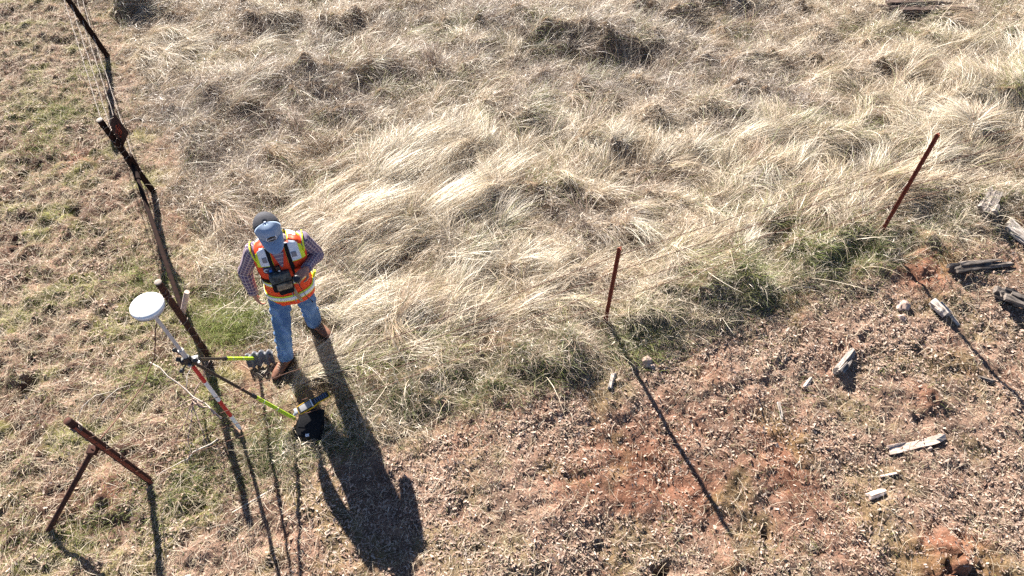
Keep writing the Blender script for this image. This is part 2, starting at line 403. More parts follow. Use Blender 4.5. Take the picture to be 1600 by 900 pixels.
col = ccol[idx] * RNG.uniform(.55, 1.25, n)[:, None]
col = np.where(gr[:, None], GREEN[RNG.integers(0, 4, n)] * RNG.uniform(.8, 1.4, n)[:, None], col)
parts.append(blades(np.stack([bx, by, G(bx, by) - .01], 1), chead[idx] + RNG.normal(0, 1, n) * RNG.uniform(.08, .38, len(cx))[idx], clen[idx] * RNG.uniform(.6, 1.15, n),
                    ce0[idx] + RNG.normal(0, .14, n), ce1[idx] + RNG.normal(0, .14, n), RNG.uniform(.0020, .0048, n), col, 5, RNG.normal(0, .45, n), 1.1))
# the matted fine brown grass between them
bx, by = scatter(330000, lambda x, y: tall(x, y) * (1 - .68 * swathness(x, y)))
n = len(bx); pn = fbm(bx * 1.1, by * 1.3, 81, 4, .65)
col = lerp(BROWN[RNG.integers(0, 5, n)], np.array((.62, .525, .39)), np.clip(.42 + 1.0 * pn + RNG.normal(0, .25, n), 0, 1)) * RNG.uniform(.7, 1.25, n)[:, None]
g_ = greenness(bx, by); gr = RNG.random(n) < .04 + .60 * g_
grey_ = greyness(bx, by); col = np.where((RNG.random(n) < .72 * grey_)[:, None], np.array([(.20, .165, .145), (.27, .22, .185), (.34, .295, .26), (.25, .175, .135)])[RNG.integers(0, 4, n)] * RNG.uniform(.7, 1.2, n)[:, None], col)
col = np.where(gr[:, None], GREEN[RNG.integers(0, 4, n)] * RNG.uniform(.7, 1.4, n)[:, None], col)
hd = heading(bx, by) + RNG.normal(0, 1.3, n)
parts.append(blades(np.stack([bx, by, G(bx, by) - .01], 1), hd, RNG.uniform(.10, .34, n) * (1 + .35 * grey_), RNG.uniform(R(25), R(80), n), RNG.uniform(R(-50), R(25), n),
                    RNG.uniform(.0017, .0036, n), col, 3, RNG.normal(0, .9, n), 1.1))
# frizzy awns and seed heads that lie in the mat
bx, by = scatter(90000, lambda x, y: tall(x, y) * (1 - .5 * swathness(x, y)) * (.3 + .7 * sst(fbm(x * 3, y * 3, 85, 2), -.2, .4))); n = len(bx)
col = lerp(BROWN[RNG.integers(0, 5, n)] * 1.15, np.array((.74, .66, .54)), RNG.random(n) ** .7)
parts.append(blades(np.stack([bx, by, G(bx, by) + RNG.uniform(.03, .15, n)], 1), RNG.uniform(0, 6.283, n), RNG.uniform(.03, .10, n), RNG.uniform(R(-20), R(60), n), RNG.uniform(R(-60), R(30), n),
                    RNG.uniform(.0025, .005, n), col, 2, RNG.normal(0, 1.2, n), 1))
# single long stalks that stand out
bx, by = scatter(2600, lambda x, y: tall(x, y)); n = len(bx)
parts.append(blades(np.stack([bx, by, G(bx, by)], 1), RNG.uniform(0, 2 * np.pi, n), RNG.uniform(.4, .8, n), RNG.uniform(R(40), R(80), n), RNG.uniform(R(-30), R(40), n),
                    RNG.uniform(.003, .005, n), STRAW[RNG.integers(0, 5, n)] * 1.08, 5, RNG.normal(0, .5, n), 1.1))
# combed sheets: wide bands of parallel straw bent over together
SHEETS = [(545, 352, 760, 215, .30, 3000, .60), (600, 372, 840, 262, .22, 2400, .60), (500, 320, 640, 232, .22, 1500, .52), (590, 330, 740, 245, .25, 2200, .64), (640, 385, 800, 335, .14, 1300, .52),
          (700, 300, 860, 215, .2, 1200, .5), (520, 440, 640, 372, .22, 1200, .45), (560, 500, 720, 440, .2, 900, .42), (1180, 330, 1330, 290, .2, 800, .42), (1380, 300, 1500, 245, .22, 900, .45),
          (1120, 240, 1300, 190, .22, 700, .42), (1420, 130, 1560, 60, .3, 700, .45), (1000, 420, 1140, 350, .22, 600, .4), (860, 440, 960, 390, .2, 600, .38)]
for a, b, c2, d2, wdt, k, ln in SHEETS:
    p = flat(a, b)[:2]; r_ = flat(c2, d2)[:2]; dv = r_ - p; LL = np.hypot(*dv); h0 = math.atan2(dv[1], dv[0]); pn_ = np.array((-dv[1], dv[0])) / LL
    lock = RNG.integers(0, 34, k); lo = RNG.uniform(-1, 1, 34); lt = RNG.random(34); lc = RNG.uniform(.58, 1.15, 34); lh = RNG.normal(0, .13, 34); le = RNG.normal(0, .12, 34)
    t = np.clip(lt[lock] + RNG.normal(0, .13, k), -.1, 1.0); o_ = (lo[lock] * wdt + RNG.normal(0, .026, k))
    bx = p[0] + dv[0] * t + pn_[0] * o_; by = p[1] + dv[1] * t + pn_[1] * o_; sg = np.where(RNG.random(k) < .93, 0, np.pi)
    m = tall(bx, by) > .4; bx, by, k2 = bx[m], by[m], m.sum(); lock = lock[m]; sg = sg[m]
    parts.append(blades(np.stack([bx, by, G(bx, by) + .02], 1), h0 + np.pi + sg + lh[lock] + RNG.normal(0, .045, k2), ln * RNG.uniform(.7, 1.15, k2), R(46) + le[lock] + RNG.normal(0, .1, k2), R(-27) + le[lock] + RNG.normal(0, .1, k2),
                        RNG.uniform(.0022, .0048, k2), STRAW[RNG.integers(0, 5, k2)] * (1.06 * lc[lock] * RNG.uniform(.75, 1.15, k2))[:, None], 6, RNG.normal(0, .12, k2) + .15, 1.08))
# bleached fans of straw
FANS = [(1505, 215, 150, 55, .70, 420, .11), (1500, 215, 30, 40, .7, 300, .10), (625, 530, 62, 26, .52, 420, .07), (600, 300, 38, 16, .95, 420, .16), (680, 345, 33, 10, 1.0, 420, .12),
        (560, 350, 30, 16, .8, 360, .12), (540, 500, 28, 18, .75, 360, .12), (1150, 225, 25, 24, .7, 300, .12), (1440, 260, 45, 30, .6, 260, .12), (760, 290, 40, 14, .8, 320, .12),
        (1590, 100, 60, 40, .7, 300, .12), (1270, 320, 20, 25, .6, 260, .12), (700, 420, 5, 25, .6, 260, .12), (640, 250, 36, 14, .9, 360, .14), (820, 420, 20, 25, .6, 260, .12)]
for a, b, hd, spr, ln, k, rr in FANS:
    p = flat(a, b); bx = p[0] + RNG.normal(0, rr, k); by = p[1] + RNG.normal(0, rr * .7, k)
    parts.append(blades(np.stack([bx, by, G(bx, by)], 1), R(hd) + RNG.normal(0, R(spr) * .55, k), ln * RNG.uniform(.6, 1.1, k), RNG.uniform(R(40), R(65), k), RNG.uniform(R(-38), R(-12), k),
                        RNG.uniform(.0025, .0048, k), np.array((.74, .67, .54)) * RNG.uniform(.85, 1.1, k)[:, None], 6, RNG.normal(0, .2, k), 1.05))
V_, Q_, C_ = join(parts)
tg = fast_mesh('dry_grass', V_, Q_, M['dry'], C_); setp(tg, kind='stuff')

# ------------------------------------------------------------------ short turf, straw and dead leaves on the open ground
parts = []
def open_(x, y):
    r = 1 - tall(x, y)
    for a, b, rr, h in HOLES:
        p = flat(a, b); r = r * (1 - .95 * np.exp(-((x - p[0]) ** 2 + (y - p[1]) ** 2) / (.8 * rr) ** 2))
    return r
bx, by = scatter(125000, lambda x, y: open_(x, y) * np.clip(.16 + .84 * sst(s2(x, y), -.8, .3) * (1 - .75 * sst(s1(x, y), .3, 1.4)) * (.10 + .90 * sst(fbm(x * 1.9, y * 1.9, 141, 3), -.18, .25)) + .5 * sst(fbm(x * 1.5, y * 1.5, 101, 3), .0, .5) + .9 * np.exp(-(s1(x, y) - .35) ** 2 / .05), 0, 1) * (1 - .85 * redness(x, y)))
n = len(bx); lf = sst(s2(bx, by), -.8, .3) * (1 - .7 * sst(s1(bx, by), .3, 1.6)); g_ = np.clip(.08 + .08 * lf + .32 * lf * sst(fbm(bx * 1.3, by * 1.3, 111, 3), -.3, .5) + .45 * np.exp(-(s1(bx, by) - .3) ** 2 / .04) + .4 * greenness(bx, by), 0, .9)
gr = RNG.random(n) < g_
col = np.where(gr[:, None], GREEN[RNG.integers(0, 4, n)] * RNG.uniform(.7, 1.3, n)[:, None], lerp(BROWN[RNG.integers(0, 5, n)], np.array((.64, .57, .38)), RNG.random(n)) * RNG.uniform(.7, 1.2, n)[:, None])
ln = RNG.uniform(.025, .085, n) * np.where(s1(bx, by) < .6, 1.25, .8)
parts.append(blades(np.stack([bx, by, G(bx, by) - .003], 1), RNG.uniform(0, 6.283, n), ln, RNG.uniform(R(10), R(75), n), RNG.uniform(R(-30), R(40), n),
                    RNG.uniform(.0018, .0038, n), col, 2, RNG.normal(0, .6, n), 1.1))
# loose straw lying about
bx, by = scatter(34000, lambda x, y: open_(x, y) * (1 - .6 * redness(x, y)) * (.35 + .65 * sst(s2(x, y), -.6, .2))); n = len(bx)
parts.append(blades(np.stack([bx, by, G(bx, by) + .008], 1), RNG.uniform(0, 6.283, n), RNG.uniform(.05, .22, n) ** 1.0, RNG.uniform(R(0), R(30), n), RNG.uniform(R(-30), R(0), n),
                    RNG.uniform(.002, .0042, n), lerp(STRAW[RNG.integers(0, 5, n)], np.array((.45, .36, .27)), RNG.random(n) * .6), 3, RNG.normal(0, .6, n), 1))
# tufts of weeds: under the pole, along the fence foot, in the open
TUFTS = [(345, 705, .22, 500), (385, 730, .2, 420), (300, 745, .2, 400), (410, 690, .2, 400), (455, 700, .2, 400), (500, 660, .25, 450), (270, 790, .16, 220), (150, 850, .18, 220), (540, 640, .22, 400),
         (1100, 840, .1, 120), (1180, 850, .1, 120), (1270, 840, .1, 120), (1240, 610, .14, 160), (1290, 600, .12, 140), (1400, 560, .12, 120), (1500, 590, .1, 120), (760, 680, .12, 140), (1060, 810, .1, 100),
         (60, 480, .16, 220), (200, 400, .18, 240), (40, 150, .2, 240), (120, 120, .2, 260), (90, 560, .15, 160), (230, 350, .16, 240), (170, 520, .14, 160), (1480, 345, .22, 300), (1000, 532, .14, 320), (1050, 525, .14, 300), (950, 530, .14, 350), (1110, 480, .16, 420), (1160, 455, .14, 300), (1270, 408, .16, 450), (1330, 398, .16, 450), (1390, 385, .14, 350), (860, 585, .14, 350), (800, 605, .12, 220), (680, 640, .14, 350), (600, 655, .14, 300), (740, 620, .12, 220), (1230, 430, .14, 300), (1560, 400, .15, 150)]
for a, b, rr, k in TUFTS:
    p = flat(a, b); o1 = RNG.normal(0, rr * (2.2 if k >= 300 and a > 560 else 1), k); o2 = RNG.normal(0, rr * (.75 if k >= 300 and a > 560 else 1), k)
    bx = p[0] + o1 * F1D[0] + o2 * F1D[1]; by = p[1] + o1 * F1D[1] - o2 * F1D[0]; kp = (fbm(bx * 4, by * 4, 151, 2) > -.25) & (RNG.random(k) < (.4 if k >= 300 and a > 560 else 1)); bx = bx[kp]; by = by[kp]; k0 = k; k = len(bx); gr = RNG.random(k) < (.5 if a < 560 else (.55 if k0 >= 300 else .25))
    col = np.where(gr[:, None], (DKGREEN if k0 >= 300 else GREEN)[RNG.integers(0, 4, k)] * RNG.uniform(.7, 1.2, k)[:, None], BROWN[RNG.integers(0, 5, k)] * RNG.uniform(.6, 1.3, k)[:, None])
    parts.append(blades(np.stack([bx, by, G(bx, by)], 1), RNG.uniform(0, 6.283, k), RNG.uniform(.05, .16, k), RNG.uniform(R(30), R(80), k), RNG.uniform(R(-50), R(20), k), RNG.uniform(.002, .004, k), col, 3, RNG.normal(0, .6, k)))
# ragged low fringe along the whole fence foot
k = 24000; o1 = RNG.uniform(-3.6, 6.8, k); o2 = .10 + RNG.normal(0, .15, k) + .16 * fbm(o1 * 1.3, o1 * 0 + 3, 161, 3)
bx = F1P[0] + o1 * F1D[0] + o2 * F1D[1]; by = F1P[1] + o1 * F1D[1] - o2 * F1D[0]
kp = (RNG.random(k) < .30 + .7 * sst(fbm(bx * 1.8, by * 1.8, 165, 3), -.25, .25)) & (o2 > -.25); bx = bx[kp]; by = by[kp]; k = len(bx)
gr = RNG.random(k) < .42 + .35 * sst(fbm(bx * 2.5, by * 2.5, 167, 2), -.2, .3)
col = np.where(gr[:, None], DKGREEN[RNG.integers(0, 4, k)] * RNG.uniform(.8, 1.4, k)[:, None], BROWN[RNG.integers(0, 5, k)] * RNG.uniform(.5, 1.25, k)[:, None])
parts.append(blades(np.stack([bx, by, G(bx, by)], 1), RNG.uniform(0, 6.283, k), RNG.uniform(.07, .22, k), RNG.uniform(R(35), R(85), k), RNG.uniform(R(-50), R(20), k), RNG.uniform(.002, .004, k), col, 3, RNG.normal(0, .7, k)))
# fresh green grass coming up
for a, b, rr, k in [(365, 492, .26, 1500), (350, 520, .16, 600), (395, 505, .16, 500), (1200, 322, .28, 700), (1260, 400, .2, 450), (560, 560, .16, 350), (600, 552, .16, 400), (700, 540, .14, 250), (1000, 545, .14, 160), (1345, 392, .2, 220), (1180, 450, .14, 120), (255, 460, .16, 350), (210, 430, .16, 300), (90, 180, .25, 400), (60, 230, .2, 300), (240, 590, .16, 300), (1580, 170, .25, 500), (640, 375, .12, 200), (330, 640, .16, 300)]:
    p = flat(a, b); bx = p[0] + RNG.normal(0, rr, k); by = p[1] + RNG.normal(0, rr * .8, k)
    parts.append(blades(np.stack([bx, by, G(bx, by)], 1), RNG.uniform(0, 6.283, k), RNG.uniform(.08, .24, k), RNG.uniform(R(40), R(85), k), RNG.uniform(R(-30), R(40), k), RNG.uniform(.002, .004, k),
                        np.array([(.22, .27, .06), (.28, .31, .09), (.17, .22, .05), (.34, .34, .13)])[RNG.integers(0, 4, k)] * RNG.uniform(.7, 1.2, k)[:, None], 3, RNG.normal(0, .6, k)))
V_, Q_, C_ = join(parts)
setp(fast_mesh('short_turf', V_, Q_, M['turf'], C_), kind='stuff')

def leaves(n, keep, smin, smax):
    x, y = scatter(n, keep); s = RNG.uniform(smin, smax, n); a = RNG.uniform(0, 6.283, n)
    # a dead leaf: 2 x 3 patch with a lobed outline, creased on its midrib and curled
    lx = np.array([-1, -.45, .15, .65, 1.05]); wd = np.array([.10, .42, .36, .46, .06])
    loc = np.zeros((n, 5, 3, 3)); cr = RNG.uniform(-.3, .4, n); cu = RNG.uniform(-.4, .5, n)
    for i in range(5):
        for j in (-1, 0, 1):
            ww = wd[i] * RNG.uniform(.65, 1.2, n)
            loc[:, i, j + 1, 0] = lx[i]; loc[:, i, j + 1, 1] = j * ww
            loc[:, i, j + 1, 2] = abs(j) * ww * cr * 1.3 + cu * lx[i] ** 2 * .5
    loc *= (s * .5)[:, None, None, None]
    tx = RNG.normal(0, .32, n); ty = RNG.normal(0, .32, n)
    ca, sa = np.cos(a)[:, None, None], np.sin(a)[:, None, None]
    X_ = loc[..., 0] * ca - loc[..., 1] * sa; Y_ = loc[..., 0] * sa + loc[..., 1] * ca
    Z_ = loc[..., 2] + X_ * tx[:, None, None] + Y_ * ty[:, None, None]
    Z_ -= Z_.min(axis=(1, 2))[:, None, None] * .65
    z0 = G(x, y) + RNG.uniform(.001, .010, n)
    Vv = np.stack([X_ + x[:, None, None], Y_ + y[:, None, None], Z_ + z0[:, None, None]], 3).reshape(-1, 3)
    b = (np.arange(n) * 15)[:, None] + np.array([i * 3 + j for i in range(4) for j in range(2)])[None, :]
    b = b.ravel(); Qq = np.stack([b, b + 3, b + 4, b + 1], 1)
    pal = np.array([(.41, .305, .24), (.47, .365, .295), (.35, .24, .175), (.25, .155, .11), (.54, .445, .37), (.37, .26, .20), (.19, .12, .09)])
    col = pal[RNG.choice(7, n, p=[.22, .17, .17, .12, .06, .16, .10])] * RNG.uniform(.8, 1.15, n)[:, None]
    return Vv, Qq, np.repeat(col, 15, 0)
def leafy(x, y):
    r = sst(s1(x, y), .15, .6); l = sst(s2(x, y), -.3, .3)
    cl = .30 + .70 * sst(fbm(x * 1.2, y * 1.2, 121, 3), -.35, .35)
    return np.clip(open_(x, y) * cl * np.maximum(r * (.5 + .5 * sst(x, -2.5, -.5)), l * .38) * (1 - .6 * redness(x, y)), 0, 1)
V_, Q_, C_ = join([leaves(9000, leafy, .028, .046), leaves(38000, leafy, .015, .032), leaves(70000, leafy, .006, .016)])
setp(fast_mesh('leaf_litter', V_, Q_, M['leaf'], np.clip(C_, 0, .85)), kind='stuff')

# ------------------------------------------------------------------ fences
def pipe_post(name, base, top, r, m, label, cat='fence post', group=None, capm=None, n=14):
    e = empty(name, base, label, cat, group)
    d = (top - base).normalized(); b = MB(); pts = [base - d * .25] + [base + (top - base) * (k / 6) for k in range(7)]
    b.tube(pts, [r * (1 + .03 * random.uniform(-1, 1)) for _ in pts], n); b.build('pipe', m, e, off=base, sharp=40)
    c_ = MB(); c_.tube([top + d * .0005, top + d * .008, top + d * .012], [r * 1.04, r * 1.0, r * .8], n); c_.build('cap', capm or M['rust_cap'], e, off=base, sharp=40)
    return e
def vertical(px, py, h, dx=0, dy=0):
    b = spot(px, py); return b, b + Vector((dx, dy, h))
# left fence running away from the camera
bA, tA = vertical(240, 300, 1.10, -.10, -.02)
pA = pipe_post('fence_post', bA, tA, .034, M['rust_dark'], 'dark rusty steel pipe post with the square sign fixed beside its top')
bB, tB = vertical(325, 555, 1.22, .01, 0)
pB = pipe_post('fence_post', bB, tB, .031, M['rust'], 'dark rusty steel pipe post with pale top right beside the white receiver disc')
bC, tC = vertical(168, 88, 1.35, -.12, -.06)
pC = pipe_post('fence_post', bC, tC, .036, M['rust_dark'], 'leaning dark steel post on the left fence, cut by the top of the photo')
def lie(name, a, b, r, m, label, cat, parent=None, n=12, sag=0, seg=6):
    e = empty(name, (a + b) / 2, label, cat); q = MB()
    q.tube([a.lerp(b, k / seg) for k in range(seg + 1)], r, n); q.build('pipe', m, e, off=e.location, sharp=40)
    return e
rail_a = bA.lerp(tA, .42); rail_b = bB.lerp(tB, .46)
e = lie('brace_rail', rail_a, rail_b, .023, M['rust_dark'], 'dark rusty brace rail slanting from the sign post to the post by the receiver', 'brace rail')
c_ = MB(); dd = (rail_b - rail_a).normalized()
c_.tube([rail_a + Vector((0, 0, -.12)), rail_a + Vector((0, 0, .12))], .048, 14); c_.build('collar', M['rust_dark'], e, off=e.location, sharp=40)
f_ = MB(); f_.tube([rail_a + dd * .06, rail_a + dd * .30], .031, 12); f_.build('sleeve', M['rust_dark'], e, off=e.location, sharp=40)
# corner post at lower left with its diagonal strut
bD = spot(235, 752); tD = at(106, 658, 1.22)
pD = pipe_post('fence_post', bD, tD, .030, M['rust'], 'reddish rusty steel corner post leaning at lower left, propped by a thin strut', capm=M['rust'])
for k in range(4):
    w_ = MB(); p = bD.lerp(tD, .90 + .012 * k); w_.tube([p + Vector((math.cos(t) * .036, math.sin(t) * .036, .006 * math.sin(3 * t))) for t in np.linspace(0, 6.283, 17)], .0035, 6); w_.build('wire_wrap', M['wire'], pD, off=bD)
for h_ in (.45, .62, .78):
    w_ = MB(); p = bD.lerp(tD, h_); w_.tube([p + Vector((math.cos(t) * .034, math.sin(t) * .034, .01 * math.sin(t))) for t in np.linspace(0, 6.283, 15)], .003, 6); w_.build('wire_wrap', M['wire'], pD, off=bD)
a_ = MB()
ax = (tD - bD).normalized(); side = Vector((1, .2, 0)).normalized()
a_.tube([bD + side * .022 + Vector((0, -.026, 0)), tD + side * .022 + Vector((0, -.026, -.06))], .013, 8); a_.build('flange', M['rust_red'], pD, off=bD, sharp=40)
sb = spot(76, 828); st = bD.lerp(tD, .66) + Vector((-.03, -.03, 0))
e = empty('brace_strut', sb, 'thin rusty steel strut slanting to the ground below the corner post', 'brace strut')
q = MB(); q.tube([sb + (sb - st).normalized() * .12] + [sb.lerp(st, k / 5) for k in range(6)], .022, 10); q.build('pipe', M['rust'], e, off=sb, sharp=40)
q = MB(); q.box(sb.lerp(st, .97), (.07, .07, .05), None, .006); q.build('bracket', M['rust'], e, off=sb, sharp=30)
# square sign on post A
def quad_frame(p0, p1, p2, p3):
    return [Vector(p) for p in (p0, p1, p2, p3)]
sgn = [at(180, 176, 1.12), at(201, 211, .97), at(192, 226, .74), at(169, 199, .88)]
cen = sum(sgn, Vector()) / 4
u_ = ((sgn[1] - sgn[0]) + (sgn[2] - sgn[3])).normalized(); v_ = ((sgn[0] - sgn[3]) + (sgn[1] - sgn[2])); v_ = (v_ - u_ * v_.dot(u_)).normalized(); n_ = u_.cross(v_)
if n_.y > 0: n_ = -n_
LU = ((sgn[1] - sgn[0]).length + (sgn[2] - sgn[3]).length) / 2; LV = ((sgn[0] - sgn[3]).length + (sgn[1] - sgn[2]).length) / 2
e = empty('fence_sign', cen, 'dark rusty square metal sign with faded red lettering, wired to the post', 'sign')
rot = Matrix((u_, v_, n_)).transposed()
q = MB(); q.box(cen, (LU, LV, .005), rot, .0015); q.build('plate', M['rust'], e, off=cen, sharp=30)
M['faded_red'] = noisy('faded_red_paint', (.22, .03, .015), (.42, .07, .03), 40, .8, 0, .2)
q = MB()
def stroke(pts):
    P_ = [cen + u_ * a * LU * .5 + v_ * b * LV * .5 + n_ * .0045 for a, b in pts]
    q.tube(P_, .0085, 6, .3, up=tuple(u_))
for pts in ([(-.30, .30), (-.38, .05), (-.30, -.15), (-.2, -.10)], [(-.12, .35), (-.16, -.15)], [(-.12, .35), (.04, .28), (.02, .1), (-.12, .08)], [(.14, .40), (.12, -.12)], [(.14, .40), (.30, .05), (.32, .38)], [(.32, .38), (.34, -.08)],
            [(-.3, -.35), (.25, -.30)], [(-.25, -.55), (.05, -.52)], [(.3, -.5), (.45, -.2)], [(-.25, .62), (.1, .6)]): stroke(pts)
q.build('lettering', M['faded_red'], e, off=cen)
for s_ in (-1, 1):
    q = MB(); p = cen - u_ * LU * .42 * 1 + v_ * LV * .3 * s_; h_ = min(max((p.z - bA.z) / (tA.z - bA.z), .1), .97); t = bA.lerp(tA, h_); q.tube([p + n_ * .005, p.lerp(t, .5) + Vector((0, -.01, .015)), t], .003, 6); q.build('tie_wire', M['wire'], e, off=cen)

# old wire wound round the sign post and the post by the receiver
for (b_, t_2, h0_, h1_, rr_, nm, par) in ((bA, tA, .25, .93, .040, 9, pA), (bB, tB, .06, .55, .037, 5, pB), (bB, tB, .80, .92, .036, 3, pB)):
    p = []
    for k in range(nm * 12 + 1):
        t = k / (nm * 12); c0 = b_.lerp(t_2, h0_ + (h1_ - h0_) * t); a = 2 * math.pi * nm * t + random.uniform(-.3, .3); r_ = rr_ * random.uniform(1.0, 1.0 + (.9 if random.random() < .2 else .15))
        p.append(c0 + Vector((math.cos(a) * r_, math.sin(a) * r_, random.uniform(-.02, .02))))
    q = MB(); q.tube(p, .0032, 5); q.build('wound_wire', M['wire'], par, off=b_)
# wires
def wire(pts, r, m, label, group, barbs=True, name='barbed_wire', sag=.02):
    pts = [Vector(p) for p in pts]; path = []
    for i in range(len(pts) - 1):
        k = max(4, int((pts[i + 1] - pts[i]).length / .15))
        for j in range(k):
            t = j / k; path.append(pts[i].lerp(pts[i + 1], t) + Vector((random.uniform(-.004, .004), random.uniform(-.004, .004), -sag * 4 * t * (1 - t))))
    path.append(pts[-1]); o0 = path[len(path) // 2]
    b = MB(); b.tube(path, r, 5)
    if barbs:
        for i in range(len(path) - 1):
            p = path[i].lerp(path[i + 1], .5)
            for a in (0, 2.1):
                d = Vector((math.cos(a + i), .35, math.sin(a + i))) * .013; b.tube([p - d, p + d], r * .75, 4)
    o = b.build(name, m, None, off=o0); o.location = o0
    return setp(o, label, 'wire', group)
def tpost(px, py, tx, ty, h, label, m, base=None):
    b = base or spot(px, py); t = at(tx, ty, b.z + h); e = empty('steel_post', b, label, 'fence post', 'red steel posts of the right fence')
    ax = (t - b).normalized(); f_ = Vector((F1D[0], F1D[1], 0)); n2 = ax.cross(f_).normalized(); f_ = n2.cross(ax).normalized()
    prof = [(-.022, 0), (.022, 0), (.022, .006), (.004, .007), (.004, .034), (-.004, .034), (-.004, .007), (-.022, .006)]
    q = MB(); rings = [[p + f_ * a - n2 * c2 for a, c2 in prof] for p in (b - ax * .3, b.lerp(t, .3), b.lerp(t, .6), t)]
    q.loft(rings)
    k = 0.08
    while k < h - .03:
        q.box(b + ax * k + n2 * .004, (.016, .008, .022), Matrix((f_, n2, ax)).transposed()); k += .054
    q.build('stem', m, e, off=b, smooth=False)
    for hh in WH:
        cl = MB(); p = b + ax * hh; cl.tube([p - f_ * .024 + n2 * .012, p + n2 * .020, p + f_ * .024 + n2 * .012, p + f_ * .02 - n2 * .01], .003, 5); cl.build('wire_clip', M['wire'], e, off=b)
    return b, t, ax, n2
WH = (1.06, .82, .58, .34)
b1, t1, ax1, n1_ = tpost(945, 505, 968, 386, 1.20, 'straight red rusty steel post standing at the grass edge in mid photo', M['rust_red'])
b2, t2, ax2, n2_ = tpost(1375, 364, 1465, 208, 1.38, 'tall leaning rusty steel post in the grass at right', M['rust_red'])
b3 = Vector((7.9, 6.52, 0)); b3.z = g1(b3.x, b3.y)
WN = ['top', 'second', 'third', 'lowest']
for i, h in enumerate(WH):
    p1 = b1 + ax1 * h + n1_ * .017; p2 = b2 + ax2 * (h + .08) + n2_ * .017; p3 = b3 + Vector((0, 0, h))
    p0 = bD.lerp(tD, h / 1.22 * .95) + Vector((0.03, -.045, 0))
    wire([p0, p0.lerp(p1, .34) + Vector((0, 0, -.05)), p0.lerp(p1, .67) + Vector((0, 0, -.04)), p1, p2, p3], .0032, M['wire_rust'], '%s thin rusty wire strand of the right fence, counted down the red posts' % WN[i], 'wires of the right fence')
fa = bC + Vector((-1.45, 2.6, 0)); fa.z = g1(fa.x, fa.y)
for i, h in enumerate((1.06, .84, .6, .36)):
    pa = bA.lerp(tA, h / 1.1 * .98) + Vector((.02, -.045, 0)); pc = bC.lerp(tC, h / 1.35) + Vector((.03, -.05, 0))
    wire([pa, pc, fa + Vector((0, 0, h))], .0042, M['rust_cap'], '%s pale wire strand stretched from the sign post to the leaning top-left post' % WN[i], 'wires of the left fence', True)
wire([bD.lerp(tD, .72) + Vector((.03, -.03, 0)), at(190, 645, .55), at(222, 606, .5), at(242, 555, .55), at(243, 515, .75), bB.lerp(tB, .88) + Vector((0, -.035, 0))], .0058, M['wire_rust'],
     'loose sagging rusty wire curving from the corner post up to the receiver', None, False, 'loose_wire', .0)
# leaning light stake by post B
sa = at(292, 456, .85); sb2 = at(284, 497, .50)
sdir = (sb2 - sa).normalized(); e = empty('wooden_stake', sb2, 'short pale stub of wood fixed behind the rusty post beside the receiver disc', 'stake')
q = MB(); foot = sb2 + sdir * .05; q.tube([sa, sa.lerp(foot, .3), sa.lerp(foot, .7), foot], [.024, .026, .025, .02], 9); q.build('pole', M['wood_pink'], e, off=sb2, sharp=40)

# ------------------------------------------------------------------ logs, sticks, chips and stones
def wood(name, p0, p1, wd, th, m, label, cat, group=None, seg=9, n=7, rag=.30, lift=0.0, split=0):
    a = spot(*p0); b = spot(*p1); a.z += th * .30 + lift; b.z += th * .30 + lift
    d = (b - a); Ln = d.length; d.normalize(); sd = Vector((0, 0, 1)).cross(d).normalized(); up = d.cross(sd)
    base = (a + b) / 2; rings = []
    off = [random.uniform(1 - rag, 1 + rag * .6) for _ in range(n)]; e0 = [random.uniform(-.10, .10) * Ln for _ in range(n)]; e1_ = [random.uniform(-.13, .13) * Ln for _ in range(n)]
    for i in range(seg + 1):
        t = i / seg; k = (1 - .10 * abs(2 * t - 1) ** 4) * random.uniform(.90, 1.06); ring = []
        for j in range(n):
            an = 2 * math.pi * j / n; o_ = off[j] * random.uniform(.90, 1.10) * k
            ee = e0[j] * (1 - t) ** 3 + e1_[j] * t ** 3
            ring.append(a + d * (Ln * t + ee) + sd * math.cos(an) * wd * .5 * o_ + up * math.sin(an) * th * .5 * o_)
        rings.append(ring)
    q = MB().loft(rings)
    for k in range(split):
        t0 = random.uniform(-.12, .35); t1 = t0 + random.uniform(.35, .85); so_ = random.choice((-1, 1)) * random.uniform(.25, .6) * wd; uo = random.uniform(-.2, .55) * th; w2 = wd * random.uniform(.18, .42); h2 = th * random.uniform(.2, .5); rg = []
        for i in range(7):
            t = i / 6; f_ = (1 - t) ** .5 * .9 + .1; sk = random.uniform(.85, 1.15)
            rg.append([a + d * (Ln * (t0 + (t1 - t0) * t)) + sd * (so_ + math.cos(2 * math.pi * j / 5) * w2 * f_ * sk) + up * (uo + .15 * th * t + math.sin(2 * math.pi * j / 5) * h2 * f_ * sk) for j in range(5)])
        q.loft(rg)
    # each piece carries its own axes so that the grain runs along it
    o = q.build(name, m, None, off=base, sharp=30)
    rm = Matrix((d, sd, up)).transposed().to_4x4(); o.data.transform(rm.inverted()); o.matrix_world = Matrix.Translation(base) @ rm
    return setp(o, label, cat, group)
wood('wood_plank', (1390, 706), (1468, 686), .085, .06, M['wood_pink'], 'longest pale weathered split plank lying on the leaf litter', 'wood piece', split=1)
wood('wood_block', (1355, 777), (1379, 769), .075, .06, M['wood_pink'], 'short stubby pale wood block on bare ground below the plank', 'wood piece')
wood('wood_chip', (1377, 745), (1402, 740), .025, .018, M['wood_pink'], 'small flat wood sliver between plank and stubby block', 'wood piece')
wood('wood_chunk', (1304, 582), (1332, 548), .09, .085, M['wood_grey'], 'grey splintered wood chunk with a deep black shadow on open ground', 'wood piece', rag=.45, split=4)
wood('wood_sliver', (1217, 630), (1221, 654), .035, .03, M['wood'], 'thin whitish upright sliver left of the splintered chunk', 'wood piece', rag=.4, split=2)
